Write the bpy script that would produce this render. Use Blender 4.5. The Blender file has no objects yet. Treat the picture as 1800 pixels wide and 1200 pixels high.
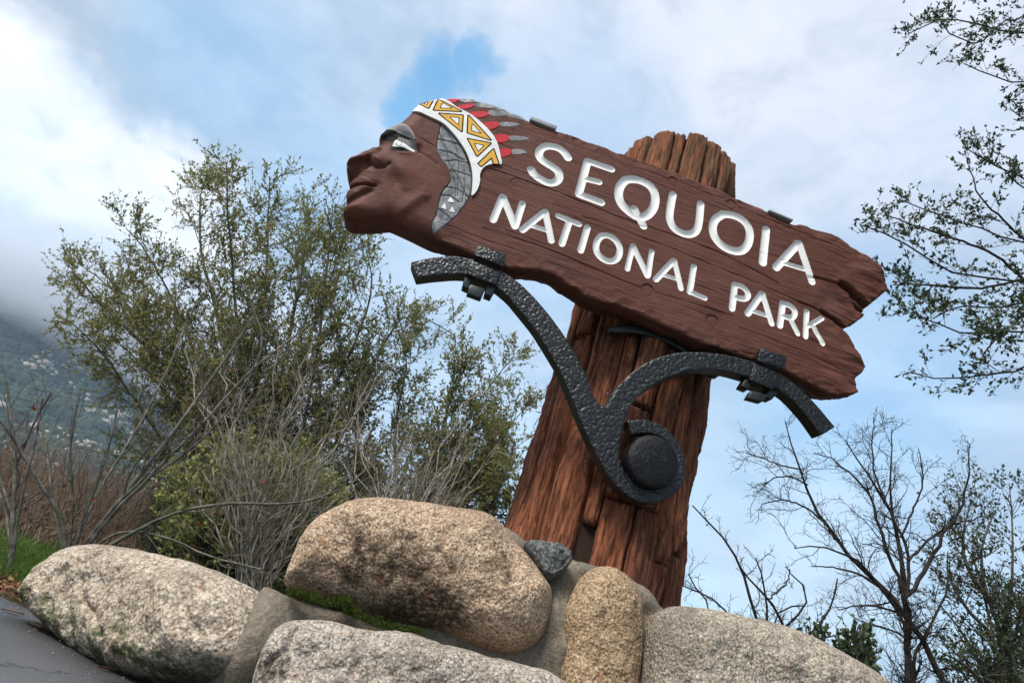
import bpy, math, numpy as np
from mathutils import Vector, Matrix
def R(a): return np.radians(a) if isinstance(a, np.ndarray) else math.radians(a)
scene = bpy.context.scene
COL = scene.collection

# ---------------------------------------------------------------- camera, sky, sun, exposure
EYE = np.array([0.0, 0.0, 0.5])
ROLL, PITCH, F = R(17.5), R(23.5), 1200.0
_U0 = np.array([0, -math.sin(PITCH), math.cos(PITCH)])
FWD = np.array([0, math.cos(PITCH), math.sin(PITCH)])
XA = np.array([1.0, 0, 0])
CR = math.cos(ROLL) * XA + math.sin(ROLL) * _U0
CU = -math.sin(ROLL) * XA + math.cos(ROLL) * _U0
cam_d = bpy.data.cameras.new('camera'); cam_d.lens = 24; cam_d.sensor_width = 36
cam_d.clip_start = 0.05; cam_d.clip_end = 8000
cam = bpy.data.objects.new('camera', cam_d); COL.objects.link(cam)
cam.matrix_world = Matrix(((CR[0], CU[0], -FWD[0], EYE[0]), (CR[1], CU[1], -FWD[1], EYE[1]),
                    (CR[2], CU[2], -FWD[2], EYE[2]), (0, 0, 0, 1)))
scene.camera = cam
scene.render.resolution_x = 1024; scene.render.resolution_y = 682
scene.view_settings.view_transform = 'Standard'; scene.view_settings.look = 'None'
scene.view_settings.exposure = 0.84; scene.view_settings.gamma = 1.0
scene.view_settings.use_curve_mapping = False
scene.render.engine = 'CYCLES'
cy = scene.cycles
cy.use_adaptive_sampling = True; cy.adaptive_threshold = 0.02
cy.max_bounces = 5; cy.diffuse_bounces = 3; cy.glossy_bounces = 2; cy.transmission_bounces = 2
cy.transparent_max_bounces = 6; cy.volume_bounces = 3; cy.use_denoising = True
cy.volume_step_rate = 2.0; cy.volume_max_steps = 64
cy.caustics_reflective = False; cy.caustics_refractive = False

def ray(px, py):
    d = FWD + ((px - 900) / F) * CR - ((py - 600) / F) * CU
    return d / np.linalg.norm(d)
def at(px, py, Y):                       # point seen at a photo pixel, at forward distance Y
    d = ray(px, py); return EYE + d * (Y / d[1])
def ground_at(px, py, z=0.0):
    d = ray(px, py); return EYE + d * ((z - EYE[2]) / d[2])

SUN_EL, SUN_AZ = R(50), R(222)           # azimuth clockwise from +Y: high, behind the camera's left shoulder
sun_dir = np.array([math.sin(SUN_AZ) * math.cos(SUN_EL), math.cos(SUN_AZ) * math.cos(SUN_EL), math.sin(SUN_EL)])
sd = bpy.data.lights.new('sun', 'SUN'); sd.energy = 2.6; sd.angle = R(22); sd.color = (1, .93, .84)
so = bpy.data.objects.new('sun', sd); COL.objects.link(so)
so.rotation_euler = Vector(tuple(sun_dir)).to_track_quat('Z', 'Y').to_euler()

world = bpy.data.worlds.new('World'); scene.world = world; world.use_nodes = True

class NT:
    """small node-tree writer"""
    def __init__(s, tree): s.t = tree; s.n = tree.nodes; s.l = tree.links
    def node(s, typ, **kw):
        n = s.n.new(typ)
        for k, v in kw.items(): setattr(n, k, v)
        return n
    def put(s, sock, v):
        if v is None: return
        if isinstance(v, bpy.types.NodeSocket): s.l.new(v, sock)
        else:
            try: sock.default_value = v
            except Exception:
                sock.default_value = tuple(v) + (1,) if hasattr(v, '__len__') else (v,) * 3
    def math(s, op, a, b=None, c=None, clamp=False):
        n = s.node('ShaderNodeMath', operation=op); n.use_clamp = clamp
        s.put(n.inputs[0], a); s.put(n.inputs[1], b); s.put(n.inputs[2], c); return n.outputs[0]
    def vmath(s, op, a, b=None, out=0, scale=None):
        n = s.node('ShaderNodeVectorMath', operation=op)
        s.put(n.inputs[0], a); s.put(n.inputs[1], b)
        if scale is not None: s.put(n.inputs['Scale'], scale)
        return n.outputs[out]
    def noise(s, vec, scale, detail=4, rough=.55, dist=0, out=0):
        n = s.node('ShaderNodeTexNoise'); s.put(n.inputs['Vector'], vec)
        n.inputs['Scale'].default_value = scale; n.inputs['Detail'].default_value = detail
        n.inputs['Roughness'].default_value = rough; n.inputs['Distortion'].default_value = dist
        return n.outputs[out]
    def voronoi(s, vec, scale, feature='F1', out='Distance', rnd=1.0, smooth=None):
        n = s.node('ShaderNodeTexVoronoi', feature=feature); s.put(n.inputs['Vector'], vec)
        n.inputs['Scale'].default_value = scale; n.inputs['Randomness'].default_value = rnd
        if smooth is not None: n.inputs['Smoothness'].default_value = smooth
        return n.outputs[out]
    def ss(s, v, a, b, lo=0., hi=1.):     # smooth map range
        n = s.node('ShaderNodeMapRange', interpolation_type='SMOOTHSTEP')
        for i, x in enumerate((v, a, b, lo, hi)): s.put(n.inputs[i], x)
        return n.outputs[0]
    def mix(s, f, a, b, mode='MIX'):
        n = s.node('ShaderNodeMix', data_type='RGBA', blend_type=mode)
        def c(v): return tuple(v) + (1,) if isinstance(v, (tuple, list)) and len(v) == 3 else v
        s.put(n.inputs[0], f); s.put(n.inputs[6], c(a)); s.put(n.inputs[7], c(b)); return n.outputs[2]
    def scaled(s, vec, sc, loc=(0, 0, 0), rot=(0, 0, 0)):
        n = s.node('ShaderNodeMapping'); s.put(n.inputs[0], vec)
        n.inputs[1].default_value = loc; n.inputs[2].default_value = rot; n.inputs[3].default_value = sc
        return n.outputs[0]

w = NT(world.node_tree); w.n.clear()
sky = w.node('ShaderNodeTexSky', sky_type='NISHITA', sun_disc=False)
sky.sun_elevation = SUN_EL; sky.sun_rotation = SUN_AZ; sky.air_density = 1.0; sky.dust_density = 1.0
tc = w.node('ShaderNodeTexCoord')
D0 = tc.outputs['Generated']
warp = w.vmath('ADD', D0, w.vmath('SCALE', w.vmath('SUBTRACT', w.noise(D0, 3.6, 5, .62, out='Color'), (.5, .5, .5)), scale=.20))
WN = w.vmath('NORMALIZE', warp)
def blob(px, py, r0, r1):                 # a cloud feature sitting in one direction of the sky
    d = ray(px, py)
    ca = w.vmath('DOT_PRODUCT', WN, tuple(d), out=1)
    return w.ss(ca, math.cos(R(r1)), math.cos(R(r0)))
def mx(*a):
    o = a[0]
    for b in a[1:]: o = w.math('MAXIMUM', o, b)
    return o
n_big = w.noise(w.scaled(D0, (1, 1, 1.8)), 1.7, 6, .56, .2)
n_mid = w.noise(w.scaled(D0, (1, 1, 2.0)), 4.6, 5, .55, .3)
blue = w.ss(w.math('ADD', w.math('MULTIPLY', n_big, .7), w.math('MULTIPLY', n_mid, .3)), .40, .62, 0, .60)
hole = mx(blob(775, 130, .4, 3.9), blob(712, 170, .2, 3.0), blob(838, 118, .2, 2.8))
pale = w.math('MULTIPLY', mx(blob(950, 330, 4, 17), blob(430, 90, 2, 10), blob(1500, 640, 4, 14), blob(560, 330, 2, 10)), .38)
cov = w.math('SUBTRACT', 1, w.math('MAXIMUM', w.math('MULTIPLY', blue, .38), w.math('MAXIMUM', w.math('MULTIPLY', hole, .8), pale)))
lit = mx(blob(10, 130, 1, 5.5), blob(60, 185, 1, 5.5), blob(130, 240, 1.5, 6), blob(210, 300, 2, 6.5), blob(290, 350, 1.5, 6), blob(370, 400, .5, 5))
dusk = mx(w.math('MULTIPLY', blob(0, 480, 6, 14), 1.0), w.math('MULTIPLY', blob(1270, 850, 2, 8), .35), w.math('MULTIPLY', blob(200, 60, 2, 9), .25), w.math('MULTIPLY', blob(1260,700,1,6), .25))
veil = mx(blob(1450, 60, 5, 22), blob(1040, 40, 3, 12), w.math('MULTIPLY', blob(1290, 1000, 2, 12), .8), w.math('MULTIPLY', blob(1450, 230, 2, 11), .9))
n_fin = w.noise(w.scaled(D0, (1, 1, 1.8)), 11, 6, .62, .6)
c1 = w.mix(w.ss(w.math('ADD', w.math('MULTIPLY', n_mid, .65), w.math('MULTIPLY', n_fin, .35)), .38, .62), (.325, .395, .485), (.475, .535, .61))
c1 = w.mix(w.math('MULTIPLY', veil, w.ss(n_fin, .3, .65, .35, .75)), c1, (.585, .61, .665))
c1 = w.mix(w.math('MULTIPLY', dusk, .8), c1, (.27, .33, .39))
c1 = w.mix(w.math('MULTIPLY', lit, w.ss(w.math('ADD', w.math('MULTIPLY', n_mid, .5), w.math('MULTIPLY', n_fin, .5)), .34, .54, .45, 1.0)), c1, (.80, .80, .80))
skyc = w.mix(1.0, sky.outputs[0], (.62, 1.42, 1.52), 'MULTIPLY')
SKYS = .12
cl = w.mix(1.0, c1, (.90 / SKYS, .90 / SKYS, .92 / SKYS), 'MULTIPLY')
bg = w.node('ShaderNodeBackground'); w.put(bg.inputs[0], w.mix(cov, skyc, cl)); bg.inputs[1].default_value = SKYS
wo = w.node('ShaderNodeOutputWorld'); w.l.new(bg.outputs[0], wo.inputs[0])

# ---------------------------------------------------------------- helpers
def hide(o): return o
def tag(o, label=None, cat=None, group=None, kind=None):
    for k, v in (('label', label), ('category', cat), ('group', group), ('kind', kind)):
        if v: o[k] = v
    return o
def empty(name, loc=(0, 0, 0), **kw):
    o = bpy.data.objects.new(name, None); COL.objects.link(o); o.location = tuple(loc)
    o.empty_display_size = .2
    return tag(o, **kw)
def mesh_obj(name, V, tris=None, quads=None, mat=None, parent=None, smooth=False, mats=None, midx=None, attrs=None):
    V = np.asarray(V, np.float32)
    me = bpy.data.meshes.new(name)
    parts, tot = [], []
    if tris is not None and len(tris): parts.append(np.asarray(tris, np.int32).ravel()); tot.append(np.full(len(tris), 3, np.int32))
    if quads is not None and len(quads): parts.append(np.asarray(quads, np.int32).ravel()); tot.append(np.full(len(quads), 4, np.int32))
    li = np.concatenate(parts); tt = np.concatenate(tot); ls = np.concatenate([[0], np.cumsum(tt)[:-1]]).astype(np.int32)
    me.vertices.add(len(V)); me.vertices.foreach_set('co', V.ravel())
    me.loops.add(len(li)); me.loops.foreach_set('vertex_index', li)
    me.polygons.add(len(tt)); me.polygons.foreach_set('loop_start', ls); me.polygons.foreach_set('loop_total', tt)
    for m in (mats or ([mat] if mat else [])): me.materials.append(m)
    if midx is not None: me.polygons.foreach_set('material_index', np.asarray(midx, np.int32))
    if smooth: me.polygons.foreach_set('use_smooth', np.ones(len(tt), bool))
    me.update(calc_edges=True)
    for k, a in (attrs or {}).items():
        dom, arr = a
        at_ = me.attributes.new(k, 'FLOAT', dom); at_.data.foreach_set('value', np.asarray(arr, np.float32).ravel())
    o = bpy.data.objects.new(name, me); COL.objects.link(o)
    if parent is not None:
        o.parent = parent
        # geometry is authored in world metres: shift it into the parent's frame
        loc = np.array(world_loc(parent), np.float32)
        if np.any(loc): me.vertices.foreach_set('co', (V - loc).ravel()); me.update()
    return o
def world_loc(o):
    p = np.array(o.location[:])
    while o.parent is not None: o = o.parent; p = p + np.array(o.location[:])
    return p
def in_matrix(me_obj): return me_obj

_rp = np.random.RandomState(5)
_P = _rp.permutation(512); _P = np.concatenate([_P, _P])
_G = _rp.normal(size=(512, 3)); _G /= np.linalg.norm(_G, axis=1)[:, None]
def perlin(p):
    p = np.asarray(p, float); i = np.floor(p).astype(int); f = p - i; u = f * f * f * (f * (f * 6 - 15) + 10)
    res = 0
    for dx in (0, 1):
        for dy in (0, 1):
            for dz in (0, 1):
                h = _P[(_P[(_P[(i[..., 0] + dx) & 511] + i[..., 1] + dy) & 511] + i[..., 2] + dz) & 511]
                g = _G[h]
                d = g[..., 0] * (f[..., 0] - dx) + g[..., 1] * (f[..., 1] - dy) + g[..., 2] * (f[..., 2] - dz)
                wx = u[..., 0] if dx else 1 - u[..., 0]; wy = u[..., 1] if dy else 1 - u[..., 1]; wz = u[..., 2] if dz else 1 - u[..., 2]
                res = res + d * wx * wy * wz
    return res
def fbm(p, oct=4, gain=.5, lac=2.03):
    s = 0; a = 1
    for k in range(oct): s = s + a * perlin(np.asarray(p) * lac ** k + k * 17.3); a *= gain
    return s
def smooth01(x): x = np.clip(x, 0, 1); return x * x * (3 - 2 * x)

def seg_dist(P, a, b):
    a = np.asarray(a, float); b = np.asarray(b, float); ab = b - a
    t = np.clip(((P - a) @ ab) / max(ab @ ab, 1e-12), 0, 1)
    return np.linalg.norm(P - a - t[..., None] * ab, axis=-1)
def line_dist(P, pts):
    d = np.full(P.shape[:-1], 1e9)
    for a, b in zip(pts[:-1], pts[1:]): d = np.minimum(d, seg_dist(P, a, b))
    return d
def poly_sdf(P, poly):                     # negative inside
    poly = np.asarray(poly, float); d = np.full(P.shape[:-1], 1e9); ins = np.zeros(P.shape[:-1], bool)
    x, y = P[..., 0], P[..., 1]
    for a, b in zip(poly, np.roll(poly, -1, 0)):
        d = np.minimum(d, seg_dist(P, a, b))
        c = (a[1] > y) != (b[1] > y)
        with np.errstate(divide='ignore', invalid='ignore'):
            xi = (b[0] - a[0]) * (y - a[1]) / (b[1] - a[1] if b[1] != a[1] else 1e-9) + a[0]
        ins ^= c & (x < xi)
    return np.where(ins, -d, d)
def chaikin(p, n=1, closed=True):
    p = np.asarray(p, float)
    for _ in range(n):
        q = np.roll(p, -1, 0)
        if closed: p = np.stack([.75 * p + .25 * q, .25 * p + .75 * q], 1).reshape(-1, 2)
        else:
            a, b = p[:-1], p[1:]; m = np.stack([.75 * a + .25 * b, .25 * a + .75 * b], 1).reshape(-1, p.shape[1])
            p = np.concatenate([p[:1], m, p[-1:]])
    return p

class Grid:
    """a lattice in a plane; region() cuts the part of it where a field is negative, with exact edges"""
    def __init__(s, x0, x1, y0, y1, h):
        s.nx = int((x1 - x0) / h) + 2; s.ny = int((y1 - y0) / h) + 2
        xs = x0 + np.arange(s.nx) * h; ys = y0 + np.arange(s.ny) * h
        s.X, s.Y = np.meshgrid(xs, ys); s.P = np.stack([s.X, s.Y], -1)
    def region(s, Fd):
        Ff = Fd.ravel().copy(); Ff[np.abs(Ff) < 1e-7] = 1e-7
        nx, ny = s.nx, s.ny
        I = (np.arange(ny - 1)[:, None] * nx + np.arange(nx - 1)[None]).ravel()
        neg = Ff < 0
        anyin = neg[I] | neg[I + 1] | neg[I + nx] | neg[I + nx + 1]
        I = I[anyin]
        par = (I // nx + I % nx) % 2 == 0
        T = np.concatenate([np.where(par[:, None], np.stack([I, I + 1, I + nx + 1], 1), np.stack([I, I + 1, I + nx], 1)),
                            np.where(par[:, None], np.stack([I, I + nx + 1, I + nx], 1), np.stack([I + 1, I + nx + 1, I + nx], 1))])
        c = neg[T].sum(1)
        full = T[c == 3]; out = [np.stack([full, full], -1)]
        for k in (1, 2):
            S = T[c == k]; nS = neg[S]
            odd = np.argmax(nS if k == 1 else ~nS, 1)
            S = np.stack([S[np.arange(len(S)), (odd + j) % 3] for j in range(3)], 1)
            a, b, d = S[:, 0], S[:, 1], S[:, 2]
            aa = np.stack([a, a], -1); bb = np.stack([b, b], -1); dd = np.stack([d, d], -1)
            ab = np.stack([np.minimum(a, b), np.maximum(a, b)], -1); ad = np.stack([np.minimum(a, d), np.maximum(a, d)], -1)
            if k == 1: out.append(np.stack([aa, ab, ad], 1))
            else: out.append(np.stack([ab, bb, dd], 1)); out.append(np.stack([ab, dd, ad], 1))
        A = np.concatenate(out)
        key = A[..., 0].astype(np.int64) * (nx * ny) + A[..., 1]
        uk, inv = np.unique(key, return_inverse=True)
        i, j = uk // (nx * ny), uk % (nx * ny)
        t = np.where(i == j, 0, Ff[i] / np.where(i == j, 1, Ff[i] - Ff[j]))
        return (i, j, t), inv.reshape(-1, 3)
    def val(s, w_, A):
        i, j, t = w_; A = A.reshape(s.nx * s.ny, -1); r = A[i] * (1 - t)[:, None] + A[j] * t[:, None]
        return r[:, 0] if r.shape[1] == 1 else r
def boundary(tris):
    E = np.concatenate([tris[:, [0, 1]], tris[:, [1, 2]], tris[:, [2, 0]]])
    k = np.sort(E, 1); key = k[:, 0].astype(np.int64) * (tris.max() + 1) + k[:, 1]
    u, idx, cnt = np.unique(key, return_index=True, return_counts=True)
    return E[idx[cnt == 1]]

def tubes(pts, rad, m=4):
    """N polylines of K points -> verts, quads"""
    N, K, _ = pts.shape
    t = np.empty_like(pts); t[:, 1:-1] = pts[:, 2:] - pts[:, :-2]; t[:, 0] = pts[:, 1] - pts[:, 0]; t[:, -1] = pts[:, -1] - pts[:, -2]
    t /= np.linalg.norm(t, axis=-1, keepdims=True) + 1e-9
    ref = np.array([.31, .77, .12]); ref = ref / np.linalg.norm(ref)
    u = np.cross(t, ref); u /= np.linalg.norm(u, axis=-1, keepdims=True) + 1e-9; v = np.cross(t, u)
    a = np.arange(m) * 2 * math.pi / m
    V = pts[:, :, None] + rad[:, :, None, None] * (np.cos(a)[:, None] * u[:, :, None] + np.sin(a)[:, None] * v[:, :, None])
    idx = np.arange(N * K * m).reshape(N, K, m)
    q = np.stack([idx[:, :-1], idx[:, 1:], np.roll(idx[:, 1:], -1, 2), np.roll(idx[:, :-1], -1, 2)], -1)
    return V.reshape(-1, 3), q.reshape(-1, 4)
class Bag:
    def __init__(s): s.V = []; s.Q = []; s.T = []; s.n = 0; s.r = []
    def add(s, V, Q=None, T=None, r=None):
        V = np.asarray(V, float).reshape(-1, 3)
        if Q is not None: s.Q.append(np.asarray(Q) + s.n)
        if T is not None: s.T.append(np.asarray(T) + s.n)
        s.V.append(V); s.n += len(V)
        if r is not None: s.r.append(np.broadcast_to(np.asarray(r, float), (len(V),)))
    def obj(s, name, mat, parent=None, smooth=False, **kw):
        at_ = {'rnd': ('POINT', np.concatenate(s.r))} if s.r else None
        return mesh_obj(name, np.concatenate(s.V), np.concatenate(s.T) if s.T else None, np.concatenate(s.Q) if s.Q else None, mat, parent, smooth, attrs=at_, **kw)
def box_geo(c, ax, half):
    """corner box: centre, 3 axes (rows), half sizes"""
    c = np.asarray(c, float); ax = np.asarray(ax, float)
    s = np.array([[x, y, z] for x in (-1, 1) for y in (-1, 1) for z in (-1, 1)], float) * np.asarray(half)
    return c + s @ ax, np.array([[0, 1, 3, 2], [4, 6, 7, 5], [0, 4, 5, 1], [2, 3, 7, 6], [0, 2, 6, 4], [1, 5, 7, 3]])
def bevel(o, wd, seg=2):
    md = o.modifiers.new('bevel', 'BEVEL'); md.width = wd; md.segments = seg; md.limit_method = 'ANGLE'; return o

# ---------------------------------------------------------------- materials
def material(name):
    m = bpy.data.materials.new(name); m.use_nodes = True; t = NT(m.node_tree)
    b = t.n['Principled BSDF']; t.tc = t.node('ShaderNodeTexCoord'); t.b = b
    g = t.node('ShaderNodeNewGeometry'); t.pos = g.outputs['Position']; t.geo = g
    return m, t
def bump(t, h, strength, dist=.01, prev=None):
    n = t.node('ShaderNodeBump'); n.inputs['Strength'].default_value = strength; n.inputs['Distance'].default_value = dist
    t.put(n.inputs['Height'], h)
    if prev is not None: t.put(n.inputs['Normal'], prev)
    return n.outputs[0]
def setp(t, col=None, rough=None, normal=None, spec=None, metal=None):
    if col is not None: t.put(t.b.inputs['Base Color'], tuple(col) + (1,) if isinstance(col, tuple) else col)
    if rough is not None: t.put(t.b.inputs['Roughness'], rough)
    if normal is not None: t.put(t.b.inputs['Normal'], normal)
    if spec is not None: t.b.inputs['Specular IOR Level'].default_value = spec
    if metal is not None: t.b.inputs['Metallic'].default_value = metal
BYAW = R(4.0)
BD = np.array([math.cos(BYAW), math.sin(BYAW), 0.0])          # along the board
BN = np.array([math.sin(BYAW), -math.cos(BYAW), 0.0])         # out of its face, toward the road
def wood_vec(t, sc):                                            # grain runs along the board, turned to its yaw
    return t.scaled(t.pos, sc, rot=(0, 0, -BYAW))
def paint_brown():
    m, t = material('brown_painted_wood')
    g1 = t.noise(wood_vec(t, (.9, 6, 17)), 3.2, 6, .65, .6)
    g2 = t.noise(wood_vec(t, (1.6, 20, 60)), 4, 4, .6, .3)
    big = t.noise(t.pos, 2.3, 4, .6)
    c = t.mix(t.ss(g1, .33, .66), (.082, .027, .017), (.130, .046, .030))
    c = t.mix(t.math('MULTIPLY', t.ss(big, .42, .68), .5), c, (.155, .068, .050))
    fade = t.math('MULTIPLY', t.ss(t.noise(wood_vec(t, (2, 14, 30)), 3, 5, .7), .50, .68), .6)
    c = t.mix(fade, c, (.20, .095, .078))
    line = t.ss(t.noise(wood_vec(t, (.55, 9, 30)), 2.4, 3, .55), .30, .36)     # fine checks running with the grain
    c = t.mix(t.math('SUBTRACT', 1, line), c, (.035, .014, .010))
    h = t.math('ADD', t.math('MULTIPLY', g1, .7), t.math('ADD', t.math('MULTIPLY', g2, .35), t.math('MULTIPLY', line, .8)))
    setp(t, c, t.ss(g1, .3, .7, .55, .75), bump(t, h, .75, .011), .22)
    return m
def paint_face():
    m, t = material('brown_painted_carving')
    big = t.noise(t.pos, 5, 4, .6); g1 = t.noise(wood_vec(t, (1, 8, 22)), 3, 5, .6, .4)
    c = t.mix(t.ss(big, .35, .68), (.098, .034, .022), (.138, .050, .033))
    wear = t.math('MULTIPLY', t.ss(t.noise(t.pos, 11, 5, .7), .56, .72), .35)
    c = t.mix(wear, c, (.19, .105, .082))
    setp(t, c, .6, bump(t, t.math('ADD', g1, t.math('MULTIPLY', t.noise(t.pos, 70, 3), .25)), .2, .006), .22)
    return m
def paint_flat(name, col, dark=None, amt=.25, rough=.5, sc=26, b=.2):
    m, t = material(name)
    n = t.noise(t.pos, sc, 5, .65); n2 = t.noise(t.pos, 5, 4, .6)
    dark = dark or tuple(x * .6 for x in col)
    c = t.mix(t.math('MULTIPLY', t.ss(n, .5, .75), amt), col, dark)
    c = t.mix(t.math('MULTIPLY', t.ss(n2, .5, .72), amt * .7), c, dark)
    setp(t, c, max(rough, .6), bump(t, n, b, .004), .22)
    return m
M = {}
M['brown'] = paint_brown(); M['face'] = paint_face()
M['white'] = paint_flat('white_paint', (.84, .83, .80), (.58, .57, .53), .35, .45, 16)
M['yellow'] = paint_flat('yellow_paint', (.78, .42, .055), (.55, .28, .04), .3)
M['black'] = paint_flat('black_paint', (.006, .006, .007), (.015, .015, .015), .4, .8)
M['red'] = paint_flat('red_paint', (.58, .030, .045), (.25, .02, .03), .45)
def grey_paint():
    m, t = material('grey_weathered_paint')
    n = t.noise(t.pos, 14, 6, .72, .5); n2 = t.noise(t.pos, 55, 4, .65)
    c = t.mix(t.ss(n, .33, .66), (.10, .10, .105), (.28, .28, .285))
    c = t.mix(t.math('MULTIPLY', t.ss(n2, .52, .7), .5), c, (.035, .035, .038))
    setp(t, c, .5, bump(t, n, .6, .008), .4); return m
M['grey'] = grey_paint()
M['lidgrey'] = paint_flat('pale_grey_paint', (.33, .31, .30), (.16, .14, .13), .7, .5, 22)
M['midgrey'] = paint_flat('mid_grey_paint', (.20, .20, .20), (.07, .07, .07), .7, .5, 40)
M['tin'] = paint_flat('dull_metal', (.33, .34, .36), (.16, .16, .17), .5, .38, 30)
def iron():
    m, t = material('hammered_black_iron')
    wv = t.vmath('ADD', t.pos, t.vmath('SCALE', t.noise(t.pos, 18, 1, out='Color'), scale=.03))
    v = t.math('MULTIPLY', t.math('POWER', t.voronoi(wv, 50), 2.0), -1.6)
    n = t.noise(t.pos, 120, 3)
    c = t.mix(t.math('MULTIPLY', t.ss(t.noise(t.pos, 60, 4, .7), .56, .74), .4), (.006, .0065, .007), (.03, .03, .03))
    setp(t, c, t.ss(t.noise(t.pos, 25, 3), .3, .7, .30, .5), bump(t, t.math('ADD', v, t.math('MULTIPLY', n, .03)), .5, .008), .55)
    return m
def iron_plain():
    m, t = material('black_iron')
    n = t.noise(t.pos, 45, 4, .6)
    setp(t, t.mix(t.ss(n, .4, .7), (.010, .013, .013), (.025, .029, .028)), .42, bump(t, n, .25, .005), .5)
    return m
def boss_iron():
    m, t = material('worn_black_boss'); n = t.noise(t.pos, 38, 5, .7); n2 = t.noise(t.pos, 9, 3)
    c = t.mix(t.math('MULTIPLY', t.ss(n, .58, .72), .5), (.006, .006, .007), (.07, .065, .06))
    setp(t, c, t.ss(n2, .4, .6, .22, .4), bump(t, n, .8, .010), .25); return m
M['boss'] = boss_iron(); M['iron'] = iron(); M['iron_plain'] = iron_plain()
# ================================================================ the carved sign board
BY = 3.6
P0 = at(1100, 420, BY)                                         # a point of the board's face
def on_board(px, py, off=0.0):
    """photo pixel -> (s, z) on the plane of the board's face moved out by off"""
    d = ray(px, py); o = P0 + BN * off
    t = ((o - EYE) @ BN) / (d @ BN); p = EYE + d * t
    return np.array([(p - P0) @ BD, p[2] - P0[2]])
def bp(pts, off=0.0): return np.array([on_board(x, y, off) for x, y in pts])
def b3(sz, out):                                                # (s,z)+height -> world
    sz = np.asarray(sz); return P0 + sz[..., :1] * BD + sz[..., 1:2] * np.array([0, 0, 1.0]) + np.asarray(out)[..., None] * BN
PXM = np.linalg.norm(on_board(1101, 400) - on_board(1100, 400)) # metres per photo pixel on the face
def zoomed(o, s, pts): return [(o[0] + x / s, o[1] + y / s) for x, y in pts]
Z1 = lambda p: zoomed((590, 190), 5, p)
Z2 = lambda p: zoomed((730, 160), 4.615, p)
Z3 = lambda p: zoomed((850, 230), 5.715, p)
Z4 = lambda p: zoomed((1070, 290), 5.715, p)
Z5 = lambda p: zoomed((1240, 380), 5, p)
Z6 = lambda p: zoomed((980, 380), 6.43, p)

top_edge = [(726, 191), (743, 180), (765, 175), (782, 173), (810, 170), (834, 173), (860, 180), (886, 190), (914, 202), (930, 211),
            (955, 220), (977, 228), (1020, 241), (1056, 254), (1092, 268), (1150, 288), (1207, 309), (1257, 328), (1297, 347), (1320, 356), (1350, 370),
            (1373, 384), (1397, 392), (1413, 393), (1433, 399), (1460, 407), (1487, 418), (1500, 430), (1527, 443), (1547, 463), (1560, 487), (1565, 506)]
right_edge = [(1548, 520), (1531, 532), (1526, 541), (1512, 532), (1494, 505), (1512, 538), (1527, 548), (1510, 563), (1493, 572), (1476, 566), (1458, 552), (1474, 570),
              (1494, 580), (1503, 600), (1513, 617), (1519, 630), (1527, 641), (1520, 652), (1509, 662), (1513, 674), (1514, 686), (1503, 692)]
bottom_edge = [(1482, 692), (1462, 690), (1432, 676), (1400, 660), (1383, 652), (1360, 640), (1333, 632), (1300, 622), (1268, 609), (1235, 601), (1200, 583),
               (1165, 570), (1130, 553), (1100, 541), (1062, 530), (1030, 519), (1015, 507), (995, 496), (977, 482), (952, 473), (925, 471),
               (895, 470), (868, 462), (845, 452), (820, 440), (795, 430), (770, 418), (756, 410), (730, 397), (702, 384), (686, 377)]
face_edge = [(665, 379), (640, 380), (620, 379), (609, 375), (603, 369), (603, 362), (606, 358), (612, 354), (612, 351), (609, 347), (608, 338), (610, 331),
             (615, 327), (614, 322), (615, 317), (620, 311), (624, 307), (619, 304), (614, 300), (609, 292), (609, 281), (613, 275), (632, 266),
             (650, 256), (667, 247), (667, 238), (669, 232), (678, 224), (690, 217), (703, 211)]
OUT = bp(top_edge + right_edge + bottom_edge + face_edge)
g = Grid(OUT[:, 0].min() - .03, OUT[:, 0].max() + .03, OUT[:, 1].min() - .03, OUT[:, 1].max() + .03, .0036)
P = g.P
board = poly_sdf(P, OUT)
board = board + .0022 * fbm(np.dstack([P * 14, np.zeros(g.X.shape)]), 2) * (g.X > on_board(900, 420)[0])

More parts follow.
